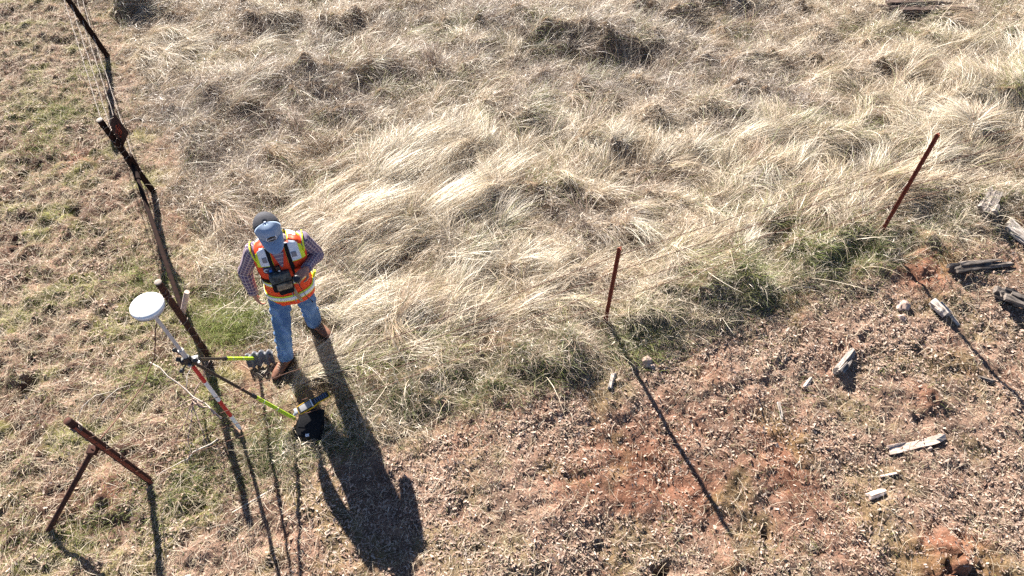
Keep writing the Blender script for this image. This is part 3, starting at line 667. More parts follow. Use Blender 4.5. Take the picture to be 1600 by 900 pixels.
wood('stick', (1494, 622), (1522, 650), .025, .02, M['wood_tan'], 'thin straight tan stick lying diagonally on the litter at right', 'stick')
wood('stick', (1528, 590), (1552, 598), .04, .04, M['wood_dark'], 'short dark stub of wood beside the long post shadow', 'stick')
wood('log', (1490, 424), (1572, 416), .09, .08, M['wood_dark'], 'charred black log lying flat on the reddish ground at right', 'log', rag=.4, split=4)
wood('log', (1556, 460), (1612, 484), .12, .10, M['wood_dark'], 'dark cracked log at the right edge below the charred one', 'log', rag=.4, split=5)
wood('wood_chunk', (1574, 352), (1622, 392), .14, .09, M['wood'], 'big pale split chunk of wood cut by the right edge', 'wood piece', rag=.3, split=4)
wood('wood_chunk', (1456, 474), (1478, 494), .09, .09, M['wood'], 'small whitish gnarled chunk beside the leaning post shadow', 'wood piece', rag=.5, split=3)
wood('wood_chip', (1484, 492), (1497, 508), .05, .04, M['wood'], 'small grey chip just below the gnarled whitish chunk', 'wood piece', rag=.5)
wood('rotten_stump', (1538, 334), (1554, 302), .14, .11, M['wood_grey'], 'grey rotten shaggy stump at the grass edge on the right', 'stump', rag=.5, seg=12, n=14, split=2)
wood('wood_sliver', (953, 608), (959, 584), .06, .04, M['wood'], 'pale splinter lying just below the middle red post', 'wood piece', rag=.5)
wood('log', (1376, 24), (1506, 26), .16, .15, M['wood_brown'], 'long decayed log half hidden in grass at the top right', 'log', rag=.4, seg=14, lift=.05, split=7)
wood('stick', (958, 512), (1012, 518), .035, .03, M['wood_dark'], 'dark straight stick lying at the foot of the middle red post', 'stick', lift=.04)
wood('stick', (365, 800), (425, 765), .014, .012, M['twig_pale'], 'thin pale twig lying across the post shadows', 'stick', n=6)
wood('wood_chip', (1268, 592), (1258, 606), .05, .04, M['wood'], 'whitish chip in the grey weeds left of the splintered chunk', 'wood piece', rag=.5)
def stone(px, py, s, hgt, label):
    p = spot(px, py); b = MB(); b.ball((0, 0, 0), (s, s * .75, hgt), None, 14, 10)
    o = b.build('stone', M['stone'], None, wob=.03, sharp=30); o.location = p + Vector((0, 0, hgt * .15)); o.rotation_euler = (0, 0, random.uniform(0, 6)); return setp(o, label, 'stone')
stone(1410, 478, .085, .04, 'flat reddish stone on open ground left of the gnarled chunk')
stone(1410, 497, .06, .03, 'smaller flat stone just below the reddish stone')
stone(1012, 568, .08, .06, 'rounded brown stone at the grass edge below the middle post')
stone(1452, 702, .03, .02, 'small pebble lying against the long plank')
stone(1290, 578, .02, .015, 'tiny pale pebble left of the splintered chunk')

# ------------------------------------------------------------------ bare shrub stems by the pole
hub = at(301, 624, .22); rootp = Vector((hub.x + .02, hub.y + .03, 0)); rootp.z = g1(rootp.x, rootp.y)
e = empty('bare_shrub', rootp, 'leafless shrub of thin crooked stems left of the striped pole', 'shrub')
def crook(a, b, k=6, j=.02): return [a.lerp(b, i / k) + Vector((random.uniform(-j, j), random.uniform(-j, j), random.uniform(-j, j))) * (1 if 0 < i < k else 0) for i in range(k + 1)]
q = MB(); q.tube([rootp - Vector((0, 0, .06)), rootp.lerp(hub, .5), hub], [.012, .011, .010], 7)
for (px, py, z, r) in ((330, 560, .35, .008), (346, 652, .3, .010), (326, 700, .06, .008), (292, 722, .06, .008), (318, 636, .3, .008), (275, 690, .08, .006), (262, 640, .3, .006)):
    t = at(px, py, z); p = crook(hub, t); q.tube(p, np.linspace(r, r * .5, len(p)), 6)
    for k in (2, 4):
        q.tube(crook(p[k], p[k] + Vector((random.uniform(-.12, .12), random.uniform(-.12, .12), random.uniform(-.02, .12))), 3, .012), [.003, .0028, .0024, .0018], 5)
q.build('stem', M['twig'], e, off=rootp)
q = MB(); p = crook(at(234, 566, .5), at(346, 654, .22), 8, .012); q.tube(p, np.linspace(.005, .007, 9), 7); q.tube(crook(p[4], at(300, 560, .45), 4), [.004] * 5, 5); q.build('branch', M['twig_pale'], e, off=rootp)
q = MB(); q.tube(crook(spot(243, 745), at(340, 686, .12), 8, .015), np.linspace(.004, .006, 9), 6); b_ = q.build('cane', M['twig_pale'], e, off=rootp)
M_ = [(150, 655, 210, 600), (120, 660, 175, 612)]
for k, (a, b, c2, d2) in enumerate(M_):
    q = MB(); p0 = spot(a, b); p1 = spot(c2, d2); pm = (p0 + p1) / 2 + Vector((0, 0, .12)); q.tube([p0, p0.lerp(pm, .6) + Vector((0, 0, .04)), pm, p1.lerp(pm, .6) + Vector((0, 0, .04)), p1], .0035, 6)
    o = q.build('dead_cane', M['twig_pale'], None, off=p0); o.location = p0
    setp(o, ['thin pale dead cane arching over the turf above the corner post', 'pale dry stem bent over beside the top of the corner post'][k], 'cane')

# ------------------------------------------------------------------ survey pole with receiver disc and bipod
M['white_paint'] = mat('white_paint', (.80, .80, .80), .35); M['red_paint'] = mat('red_paint', (.52, .02, .025), .4)
M['white_dome'] = mat('white_plastic', (.83, .83, .81), .3); M['grey_rim'] = mat('grey_plastic', (.42, .44, .47), .45)
M['yellow'] = mat('yellow_plastic', (.75, .46, .02), .4); M['black'] = mat('black_plastic', (.018, .018, .02), .45); M['alu'] = mat('bare_alloy', (.5, .5, .5), .35, .9)
M['lime'] = noisy('lime_paint', (.42, .62, .02), (.50, .70, .04), 14, .4, 0, .05); M['carbon'] = mat('black_tube', (.025, .018, .016), .4)
M['grey_tube'] = noisy('grey_tube', (.44, .42, .40), (.56, .53, .50), 25, .5, 0, .1)
T = spot(377, 672); A = Vector((at(225, 472, T.z + 2.06).x, at(225, 472, T.z + 2.06).y, T.z + 2.06))
T.z -= .03
pole = empty('survey_pole', T, 'red and white striped survey pole carrying a round white receiver disc on a bipod', 'survey pole')
ud = (A - T).normalized()
def on(z): return T + ud * z
q = MB(); q.tube([on(0), on(.03), on(.07)], [.002, .008, .011], 12); q.build('point', M['alu'], pole, off=T)
rp = .0165
for z0, z1, mm in ((.07, .33, 'white_paint'), (.33, .63, 'red_paint'), (.63, .96, 'white_paint'), (.96, 1.28, 'red_paint')):
    q = MB(); q.tube([on(z0), on(z1)], rp, 16); q.build('red_band' if 'red' in mm else 'white_band', M[mm], pole, off=T, sharp=40)
q = MB(); q.tube([on(1.28), on(1.44)], .0185, 16); q.tube([on(1.44), on(1.46)], .021, 16); q.build('lock_sleeve', M['grey_tube'], pole, off=T, sharp=40)
q = MB(); q.tube([on(1.46), on(1.99)], .0135, 14); q.build('upper_tube', M['grey_tube'], pole, off=T, sharp=40)
q = MB()
prof = [(2.000, .025), (2.000, .075), (2.010, .104), (2.018, .112), (2.034, .1145), (2.040, .1135)]
q.tube([on(a) for a, _ in prof], [b for _, b in prof], 48); base_ = q.build('antenna_base', M['grey_rim'], pole, off=T, sharp=50)
q = MB(); prof = [(2.0405, .1145), (2.050, .114), (2.057, .108), (2.063, .095), (2.067, .07), (2.069, .035), (2.070, .002)]
q.tube([on(a) for a, _ in prof], [b for _, b in prof], 48); dome = q.build('antenna_dome', M['white_dome'], pole, off=T, sharp=50)
for a in (0.5, 2.7, 4.6):
    q = MB(); d = Vector((math.cos(a), math.sin(a), 0)); q.tube([on(2.0655) + d * .082, on(2.058) + d * .1085], .0012, 6); q.build('seam', M['grey_rim'], dome, off=T)
q = MB(); rr = []
for a in np.linspace(-1.9, -1.1, 9):
    d = Vector((math.cos(a), math.sin(a), 0)); rr.append([on(2.006) + d * .099, on(2.019) + d * .1135, on(2.019) + d * .1155, on(2.006) + d * .101])
q.loft(rr); q.build('yellow_label', M['yellow'], base_, off=T, sharp=30)
# clamp head
q = MB(); q.tube([on(1.24), on(1.28), on(1.33), on(1.36)], [.026, .032, .032, .026], 16); hv = Vector((1, .25, 0)).normalized()
q.box(on(1.29) + hv * .045, (.07, .05, .06), Matrix.Rotation(.25, 3, 'Z'), .008); q.box(on(1.30) - hv * .035, (.05, .04, .045), Matrix.Rotation(.25, 3, 'Z'), .008)
cl = q.build('clamp', M['black'], pole, off=T, sharp=40)
for k, (px, py, z) in enumerate(((274, 548, 1.36), (280, 562, 1.30), (285, 578, 1.22), (303, 563, 1.33))):
    p = at(px, py, z); q = MB(); d = (p - on(1.30)).normalized(); q.tube([on(1.30) + d * .02, p], .006, 8); q.tube([p - d * .008, p - d * .004, p + d * .02, p + d * .024], [.012, .018, .018, .013], 10); q.build('knob', M['black'], cl, off=T, sharp=40)
for px, py, z in ((304, 562, 1.30), (310, 566, 1.28), (297, 571, 1.27)): q = MB(); q.box(at(px, py, z), (.022, .03, .016), Matrix.Rotation(.8, 3, 'Z'), .003); q.build('latch', M['alu'], cl, off=T, sharp=30)
def leg(a, b, split, lab):
    d = (b - a).normalized(); j = a.lerp(b, split); q = MB(); q.tube([a, j], .0125, 12); o = q.build('leg', M['carbon'], pole, off=T, sharp=40)
    q = MB(); q.tube([j - d * .03, j - d * .02, j + d * .02, j + d * .03], [.015, .019, .019, .015], 12); q.build('leg_lock', M['black'], o, off=T, sharp=40)
    q = MB(); q.tube([j + d * .03, b - d * .05], .0165, 12); q.build('lime_tube', M['lime'], o, off=T, sharp=40)
    q = MB(); q.tube([b - d * .05, b - d * .02, b + d * .03], [.016, .010, .002], 10); q.build('foot', M['alu'], o, off=T, sharp=40)
    for f_ in (.2, .5): q = MB(); q.tube([j + (b - j) * f_, j + (b - j) * (f_ + .01)], .0172, 12); q.build('band', M['white_paint'], o, off=T, sharp=40)
f2 = spot(465, 657); f1 = spot(402, 560)
leg(on(1.30) + Vector((.03, -.01, 0)), f2, .54, 'near'); leg(on(1.29) + Vector((.03, .02, 0)), f1, .43, 'far')

# ribbed dark grey mat by the boot
cpos = spot(404, 566); e = empty('ribbed_mat', cpos, 'dark grey corrugated rubber piece curled on the grass by the right boot', 'rubber mat')
q = MB(); rows = []
pa = at(382, 556, .16); pb = at(424, 549, .15); dv = (pb - pa); dn = Vector((-dv.y, dv.x, 0)).normalized()
for i in range(41):
    t = i / 40; p = pa.lerp(pb, t); wv = math.cos(t * 2 * math.pi * 3.6); row = []
    for j in range(9):
        s_ = j / 8 - .5; row.append(p + dn * (s_ * .12 + .012 * math.sin(t * 23)) + Vector((0, 0, .014 * wv - .16 * (s_ - .1) ** 2 * 2.2 - .05 * abs(t - .5))))
    rows.append(row)
q.loft(rows, cap=False, closed=False); M['rubber'] = noisy('grey_rubber', (.09, .09, .10), (.17, .17, .18), 18, .55, 0, .1)
q.build('sheet', M['rubber'], e, off=cpos, solid=.006, sharp=60)
for t in (.12, .88):
    p = pa.lerp(pb, t); b_ = Vector((p.x, p.y, g1(p.x, p.y) - .02)); q = MB(); q.tube([b_, p - Vector((0, 0, .03))], .014, 8); q.build('support', M['black'], e, off=cpos)

# black pouch and the yellow data collector on it
pc = spot(486, 668); pc.z += .0; ry = Matrix.Rotation(R(-8), 3, 'Z')
e = empty('pouch', pc, 'black fabric pouch with a small white tag lying under the yellow handset', 'pouch')
M['black_cloth'] = noisy('black_cloth', (.010, .010, .012), (.022, .022, .024), 60, .95, 0, .3, spec=.1); M['white_tag'] = mat('white_tag', (.78, .80, .84), .6)
tilt = Matrix.Rotation(R(20), 3, 'X')
q = MB(); q.box(Vector((0, .02, .06)), (.225, .27, .05), ry @ tilt, .012); q.build('bag', M['black_cloth'], e, wob=.006, sharp=60)
q = MB(); q.box(Vector((-.0, .03, .083)), (.19, .15, .022), ry @ tilt, .009); q.build('flap', M['black_cloth'], e, sharp=60)
tg_ = ry @ tilt @ Vector((0.01, -.115, .03)) + Vector((0, .02, .06)); q = MB(); q.box(tg_, (.034, .026, .004), ry @ tilt @ Matrix.Rotation(.3, 3, 'Z'), .001); q.build('tag', M['white_tag'], e)
q = MB(); p = [ry @ Vector((.1, .1, .07)), ry @ Vector((.13, 0, .05)), ry @ Vector((.125, -.12, .03)), ry @ Vector((.09, -.17, .02))]; q.tube(p, .007, 6, .4); q.build('strap', M['black_cloth'], e)
h0 = at(468, 641, .20); h1 = at(511, 616, .25)
dc = (h0 + h1) / 2; ux = (h1 - h0).normalized(); uz = Vector((-.10, -.30, 1)); uz = (uz - ux * uz.dot(ux)).normalized(); uy = uz.cross(ux)
LD = (h1 - h0).length + .03; RM = Matrix((ux, uy, uz)).transposed(); base_dc = dc - Vector((0, 0, .05))
e = empty('data_collector', base_dc, 'yellow and black handheld data collector with lit screen and keypad lying on the pouch', 'handset')
def dl(x, y, z): return dc + ux * x * LD + uy * y + uz * z
rings = []
for t, wd in ((-.5, .030), (-.47, .040), (-.30, .043), (-.06, .043), (.04, .036), (.16, .030), (.34, .033), (.46, .035), (.5, .026)):
    ring = []
    for a, b in ((-1, -.7), (-.7, -1), (.7, -1), (1, -.7), (1, .35), (-1, .35)): ring.append(dl(t, a * wd, b * .021))
    rings.append(ring)
q = MB(); q.loft(rings); q.build('case', M['yellow'], e, off=base_dc, sharp=35)
M['screen'] = mat('glossy_screen', (.30, .30, .30), .12, 0, .9); M['keys'] = noisy('keys', (.10, .14, .22), (.16, .20, .30), 20, .5, 0, 0)
rings = []
for t, wd in ((-.485, .034), (-.30, .038), (-.06, .038), (.04, .031), (.16, .025), (.34, .028), (.46, .030), (.49, .024)):
    rings.append([dl(t, -wd, .0076), dl(t, wd, .0076), dl(t, wd * .96, .0125), dl(t, -wd * .96, .0125)])
q = MB(); q.loft(rings); fp = q.build('faceplate', M['black'], e, off=base_dc, sharp=35)
q = MB(); q.box(dl(-.25, 0, .0135), (LD * .34, .058, .003), RM, .001); q.build('screen', M['screen'], e, off=base_dc, sharp=30)
q = MB(); q.box(dl(-.045, 0, .014), (.012, .074, .005), RM, .002); q.build('trim', M['white_tag'], e, off=base_dc, sharp=30)
q = MB()
for i in range(6):
    for j in range(3): q.box(dl(.07 + i * .068, (j - 1) * .016, .0135), (.0105, .0115, .004), RM, .001)
q.build('keypad', M['keys'], e, off=base_dc, sharp=30)
q = MB(); q.box(dl(-.55, 0.01, 0), (.03, .05, .03), RM, .006); q.tube([dl(-.55, .01, 0), dl(-.66, -.01, -.02)], .012, 10); q.build('mount', M['grey_rim'], e, off=base_dc, sharp=35)

# ------------------------------------------------------------------ the person (local axes: x his left, -y his front)
PB = Vector((-2.03, 3.66, 0)); PB.z = 0
man_scale = 1.035
man = empty('person', PB, 'man in cap, orange reflective vest and jeans standing and looking at his raised hand', 'person', None, R(16.9)); man.scale = (man_scale,) * 3
M['skin'] = noisy('skin', (.42, .19, .125), (.52, .26, .18), 18, .5, 0, .1)
M['denim'] = noisy('denim', (.065, .135, .28), (.19, .31, .52), 9, .85, 0, .35, (1, 1, .6), (.095, .18, .345), spec=.2, dist=.008)
M['orange'] = noisy('orange_mesh', (.74, .045, .008), (.84, .068, .012), 12, .6, 0, .35, dist=.01)
M['silver'] = noisy('reflective_tape', (.66, .72, .80), (.74, .79, .84), 12, .4, 0, .15); M['hivis'] = mat('yellow_tape', (.72, .84, .03), .5)
M['cap_blue'] = noisy('cap_blue', (.24, .31, .42), (.31, .39, .51), 50, .85, 0, .1); M['cap_black'] = noisy('cap_mesh', (.022, .022, .03), (.045, .045, .055), 90, .8, 0, .4)
M['leather'] = noisy('boot_leather', (.14, .060, .035), (.25, .115, .07), 14, .65, 0, .3); M['sole'] = mat('boot_sole', (.03, .022, .018), .8)
M['lace'] = mat('lace', (.35, .28, .2), .8); M['camo'] = noisy('camo_cloth', (.025, .03, .03), (.15, .16, .14), 30, .9, 0, .2, c3=(.065, .08, .085), detail=3); M['camo_tan'] = noisy('camo_tan', (.06, .05, .04), (.32, .26, .18), 26, .9, 0, .2, detail=3)
M['hair'] = mat('hair', (.06, .04, .03), .7); M['webbing'] = mat('tan_webbing', (.34, .26, .16), .85); M['navy'] = mat('navy_patch', (.012, .03, .09), .7); M['patch_blue'] = mat('patch_blue', (.03, .16, .55), .6)
M['grey_patch'] = mat('grey_patch', (.22, .22, .25), .8); M['eye'] = mat('eye', (.7, .68, .65), .3)
def plaid():
    m = mat('plaid_shirt', (.3, .25, .3), .85, 0, .15); b = m.node_tree.nodes['Principled BSDF']
    uv = N(m, 'ShaderNodeUVMap'); sp = N(m, 'ShaderNodeSeparateXYZ'); L(m, uv.outputs[0], sp.inputs[0])
    def lines(o, f, wd, off=0.):
        a = N(m, 'ShaderNodeMath', operation='MULTIPLY_ADD'); L(m, o, a.inputs[0]); a.inputs[1].default_value = f; a.inputs[2].default_value = off
        fr = N(m, 'ShaderNodeMath', operation='FRACT'); L(m, a.outputs[0], fr.inputs[0])
        lt = N(m, 'ShaderNodeMath', operation='LESS_THAN'); L(m, fr.outputs[0], lt.inputs[0]); lt.inputs[1].default_value = wd; return lt.outputs[0]
    def over(c0, fac, col, k):
        mx = N(m, 'ShaderNodeMixRGB'); mu = N(m, 'ShaderNodeMath', operation='MULTIPLY'); L(m, fac, mu.inputs[0]); mu.inputs[1].default_value = k
        L(m, mu.outputs[0], mx.inputs[0]); mx.inputs[2].default_value = (*col, 1)
        if isinstance(c0, tuple): mx.inputs[1].default_value = (*c0, 1)
        else: L(m, c0, mx.inputs[1])
        return mx.outputs[0]
    c0 = over((.27, .155, .165), lines(sp.outputs[0], 12, .45), (.10, .085, .16), .75)
    c0 = over(c0, lines(sp.outputs[1], 28, .45, .2), (.10, .085, .16), .65)
    c0 = over(c0, lines(sp.outputs[0], 12, .20, .3), (.50, .45, .47), .7)
    c0 = over(c0, lines(sp.outputs[1], 28, .20, .5), (.50, .45, .47), .7)
    L(m, c0, b.inputs['Base Color']); return m
M['plaid'] = plaid()
def ell(cx, cy, z, rx, ry, n=40, pw=2.0, lean=0):
    out = []
    for j in range(n):
        t = 2 * math.pi * j / n; c_, s_ = math.cos(t), math.sin(t)
        out.append(Vector((cx + math.copysign(abs(c_) ** (2 / pw), c_) * rx, cy + math.copysign(abs(s_) ** (2 / pw), s_) * ry, z + lean * c_)))
    return out
# joints
SR, SL = Vector((-.125, .015, 1.425)), Vector((.245, .02, 1.425))
ER, EL = Vector((-.285, .06, 1.14)), Vector((.325, .06, 1.16))
WR, WL = Vector((-.285, -.01, .91)), Vector((.228, -.190, 1.285))
HR, HL = Vector((-.075, .005, .90)), Vector((.105, .015, .90))
KR, KL = Vector((-.165, -.115, .50)), Vector((.09, .045, .50))
AR, AL = Vector((-.245, -.19, .10)), Vector((.060, .140, .10))
HC = Vector((.050, -.040, 1.672)); RH = Matrix.Rotation(R(10), 3, 'Z') @ Matrix.Rotation(R(22), 3, 'X')   # head bowed
RH = Matrix.Rotation(R(10), 3, 'Z') @ Matrix.Rotation(R(22), 3, 'X')
def hd(x, y, z): return HC + RH @ Vector((x, y, z))
# torso profile: z, centre x, centre y, half width, half depth
TOR = [(.80, .015, .015, .165, .115), (.90, .018, .01, .172, .120), (1.00, .024, .0, .168, .125), (1.12, .034, -.005, .170, .128), (1.24, .046, -.005, .182, .126), (1.34, .055, .0, .190, .116), (1.41, .059, .006, .182, .100), (1.46, .060, .010, .140, .078), (1.50, .058, .008, .080, .066), (1.53, .056, .0, .060, .060)]
def torso(off, z0=0, z1=9, n=44, pw=2.3, b=None):
    b = b or MB(); b.loft([ell(cx, cy, z + (off * .8 if z > 1.43 else 0), rx + off, ry + off, n, pw) for z, cx, cy, rx, ry in TOR if z0 <= z <= z1]); return b
# one continuous body
b = MB(); torso(-.012, b=b)
b.tube([Vector((.056, .01, 1.46)), Vector((.052, -.02, 1.56)), hd(0, .015, -.05)], [.062, .056, .056], 18)
b.ball(hd(0, .008, .025), (.076, .096, .098), RH, 28, 20); b.ball(hd(0, -.030, -.055), (.058, .062, .060), RH); b.ball(hd(0, -.068, -.098), (.026, .020, .018), RH)
b.tube([hd(0, -.090, .02), hd(0, -.108, -.02), hd(0, -.116, -.034), hd(0, -.098, -.042)], [.009, .012, .015, .010], 10)
for s_ in (-1, 1):
    b.ball(hd(.034 * s_, -.086, .022), (.018, .010, .011), RH, 12, 8); b.ball(hd(.030 * s_, -.088, .040), (.024, .010, .007), RH, 12, 8); b.ball(hd(.079 * s_, .012, .0), (.010, .022, .033), RH, 12, 8); b.ball(hd(.042 * s_, -.07, -.03), (.022, .02, .024), RH, 12, 8)
b.ball(hd(0, -.090, -.064), (.026, .010, .006), RH, 12, 8); b.ball(hd(0, -.086, -.074), (.022, .010, .007), RH, 12, 8)
for S_, E_, W_ in ((SR, ER, WR), (SL, EL, WL)):
    b.tube([S_ + Vector((0, 0, .0)), S_.lerp(E_, .35), S_.lerp(E_, .7), E_, E_.lerp(W_, .3), E_.lerp(W_, .7), W_], [.058, .054, .046, .041, .043, .034, .027], 16)
for H_, K_, A_ in ((HR, KR, AR), (HL, KL, AL)):
    b.tube([H_ + Vector((0, 0, .02)), H_.lerp(K_, .4), H_.lerp(K_, .8), K_, K_.lerp(A_, .35), K_.lerp(A_, .8), A_], [.088, .080, .062, .056, .056, .042, .038], 18)
def foot_axis(A_, toe): d = Vector((toe.x - A_.x, toe.y - A_.y, 0)).normalized(); return d
TR, TL = Vector((-.39, -.345, 0)), Vector((.185, -.035, 0))
for A_, T_ in ((AR, TR), (AL, TL)):
    d = foot_axis(A_, T_); b.tube([A_, A_ + d * .05 + Vector((0, 0, -.03)), A_ + d * .12 + Vector((0, 0, -.055)), A_ + d * .17 + Vector((0, 0, -.065))], [.036, .034, .03, .022], 12)
def hand(b, W_, d, pn, th_side, bend, thumb_bend):
    """palm along d, back of hand facing pn, five fingers curled by bend"""
    d = d.normalized(); pn = (pn - d * pn.dot(d)).normalized(); sd = d.cross(pn) * th_side
    c_ = W_ + d * .045; RMx = Matrix((sd, d, pn)).transposed()
    b.ball(c_, (.041, .052, .017), RMx, 18, 12); b.tube([W_ - d * .02, W_ + d * .02], [.027, .026], 12)
    for k, (o_, ln) in enumerate(((.030, .072), (.010, .080), (-.010, .074), (-.029, .058))):
        p = W_ + d * .085 + sd * o_; path = [p - d * .03]; r = [.0105]; a = 0; seg = (ln * .42, ln * .32, ln * .26)
        path.append(p); r.append(.010); q_ = p
        for i, sg in enumerate(seg):
            a += bend[k] * (.8, 1.0, .7)[i]
            q_ = q_ + (d * math.cos(a) - pn * math.sin(a)) * sg; path.append(q_); r.append((.0092, .0084, .0068)[i])
        b.tube(path, r, 10)
    p = W_ + d * .022 + sd * .026; t1_ = p + (sd * .75 + d * .55 - pn * .35).normalized() * .042; t2_ = t1_ + (sd * (.35 - thumb_bend) + d * .8 - pn * .45).normalized() * .032; t3_ = t2_ + (sd * (-.1 - thumb_bend) + d * .8 - pn * .5).normalized() * .024
    b.tube([p - sd * .014, p, t1_, t2_, t3_], [.014, .0145, .0115, .0100, .0078], 10)
hand(b, WR, Vector((.12, -.35, -.9)), Vector((-.85, -.45, 0)), 1, (.42, .48, .52, .55), .1)
DL = Vector((-.62, -.72, .18)); NL = Vector((.25, -.1, 1))
hand(b, WL, DL, NL, -1, (.62, .66, .70, .74), .35)
body = b.build('body', M['skin'], man, remesh=.0055, sm=3)
# eyes and hair
for s_ in (-1, 1): q = MB(); q.ball(hd(.033 * s_, -.0925, .022), (.011, .006, .006), RH, 10, 8); q.build('eye', M['eye'], man)
q = MB(); q.ball(hd(0, .020, .012), (.081, .089, .085), RH, 28, 18); q.f = [f for f in q.f if all((RH.inverted() @ (Vector(q.v[i]) - HC)).y > .0 for i in f)]; q.mi = [0] * len(q.f); q.build('hair', M['hair'], man, solid=.003)
# cap
CR = RH
def cp(x, y, z): return HC + CR @ (Vector((x, y - .004, z - .045)) * 1.13 + Vector((0, .004, .047)))
rows = []; rowsb = []
for i in range(13):
    t = i / 12; z = .040 + .088 * math.sin(t * math.pi / 2); k = math.cos(t * math.pi / 2) ** .62 if t < 1 else .0
    rows.append([(math.cos(a) * .088 * k, .004 + math.sin(a) * .107 * k, z + (.010 * math.cos(a + math.pi / 2) ** 2 * (1 if math.sin(a) < 0 else 0)) * math.sin(t * math.pi)) for a in np.linspace(0, 2 * math.pi, 49)[:-1]])
def cap_part(sel, name, m, par, off=0):
    q = MB(); vs = [cp(*p) for r_ in rows for p in r_]; fs = []
    for i in range(12):
        for j in range(48):
            a = (j + .5) / 48 * 2 * math.pi
            if sel(a, i): fs.append([i * 48 + j, i * 48 + (j + 1) % 48, (i + 1) * 48 + (j + 1) % 48, (i + 1) * 48 + j])
    q.add(vs, fs); o = q.build(name, m, par, solid=.003)
    return o
front = lambda a, i: -math.sin(a) > .10
cap = cap_part(lambda a, i: front(a, i), 'cap', M['cap_blue'], man)
cap_part(lambda a, i: not front(a, i), 'cap_mesh', M['cap_black'], cap)
q = MB(); q.ball(cp(0, .004, .131), (.009, .009, .005), CR, 12, 8); q.build('button', M['silver'], cap)
rowb = []
for i in range(9):
    t = i / 8; row = []
    for a in np.linspace(math.pi * 1.10, math.pi * 1.90, 25):
        u = (a - math.pi * 1.5) / (math.pi * .4); ext = .098 * (1 - abs(u) ** 2.4) * t
        row.append(cp(math.cos(a) * .0885 * (1 + .06 * t * (1 - abs(u))), .004 + math.sin(a) * .107 - ext, .046 - .028 * u * u * t - .012 * t * t))
    rowb.append(row)
q = MB(); q.loft(rowb, cap=False, closed=False); q.build('brim', M['cap_blue'], cap, solid=.004)
# badge on the cap front
bc = cp(0, -.1025, .083); bn = (CR @ Vector((0, -.86, .5))).normalized(); bx_ = (CR @ Vector((1, 0, 0))).normalized(); by_ = bn.cross(bx_)
if by_.z < 0: by_ = -by_
HEX = [(-1, 0), (-.82, .66), (0, 1), (.82, .66), (1, 0), (.82, -.66), (0, -1), (-.82, -.66)]
def plate(sc, z0, z1): return [[bc + bx_ * a * .041 * sc + by_ * b_ * .027 * sc + bn * (z - .9 * (a * .036 * sc) ** 2 * 5.) for a, b_ in HEX] for z in (z0, z1)]
bd = MB().loft(plate(1, -.004, .006)).build('badge', M['white_tag'], cap, smooth=False)
MB().loft(plate(.88, .0, .0072)).build('badge_field', M['black'], bd, smooth=False)
mt = Matrix.Translation(bc + bn * .0078) @ Matrix((bx_, by_, bn)).transposed().to_4x4()
text_mesh('BAILEYS', .0165, 'badge_lettering', M['white_tag'], bd, mt)
# plaid shirt, jeans, boots
b = torso(.002, .80, 1.53)
COLR = [ell(.056, .0, 1.50, .068, .066, 30), ell(.054, -.01, 1.54, .070, .068, 30), ell(.052, -.014, 1.545, .064, .062, 30)]
b.loft(COLR)
def sleeve(b, S_, E_, W_, end):
    P_ = [S_ + (S_ - E_).normalized() * .02, S_, S_.lerp(E_, .2), S_.lerp(E_, .4), S_.lerp(E_, .6), S_.lerp(E_, .8), S_.lerp(E_, .94), E_, E_.lerp(W_, .1), E_.lerp(W_, .3), E_.lerp(W_, .5), E_.lerp(W_, .7), E_.lerp(W_, .88), E_.lerp(W_, end)]
    r_ = [.066, .074, .072, .066, .064, .060, .060, .058, .059, .056, .050, .046, .041, .040]
    b.tube(P_, [x * random.uniform(.96, 1.05) for x in r_], 22)
sleeve(b, SR, ER, WR, .96); sleeve(b, SL, EL, WL, .94)
shirt = b.build('shirt', M['plaid'], man, wob=.007)
for E_, W_ in ((ER, WR), (EL, WL)): q = MB(); q.tube([E_.lerp(W_, .84), E_.lerp(W_, .86), E_.lerp(W_, .98)], [.043, .045, .043], 20); q.build('cuff', M['plaid'], shirt)
b = MB()
b.loft([ell(.015, .012, z, rx, ry, 40, 2.3) for z, rx, ry in ((.78, .15, .115), (.84, .172, .125), (.92, .172, .122), (1.0, .160, .115))])
for H_, K_, A_ in ((HR, KR, AR), (HL, KL, AL)):
    b.tube([H_ + Vector((0, 0, .03)), H_.lerp(K_, .2), H_.lerp(K_, .5), H_.lerp(K_, .8), K_, K_.lerp(A_, .3), K_.lerp(A_, .6), K_.lerp(A_, .85), K_.lerp(A_, .97) + Vector((0, 0, .0))], [.096, .100, .090, .080, .076, .075, .072, .074, .077], 22)
jeans = b.build('jeans', M['denim'], man, remesh=.009, sm=6, wob=.010)
q = MB(); q.loft([ell(.018, .01, z, .1755, .125, 40, 2.3) for z in (.955, .965, .99, .995)]); q.build('belt', M['leather'], jeans)
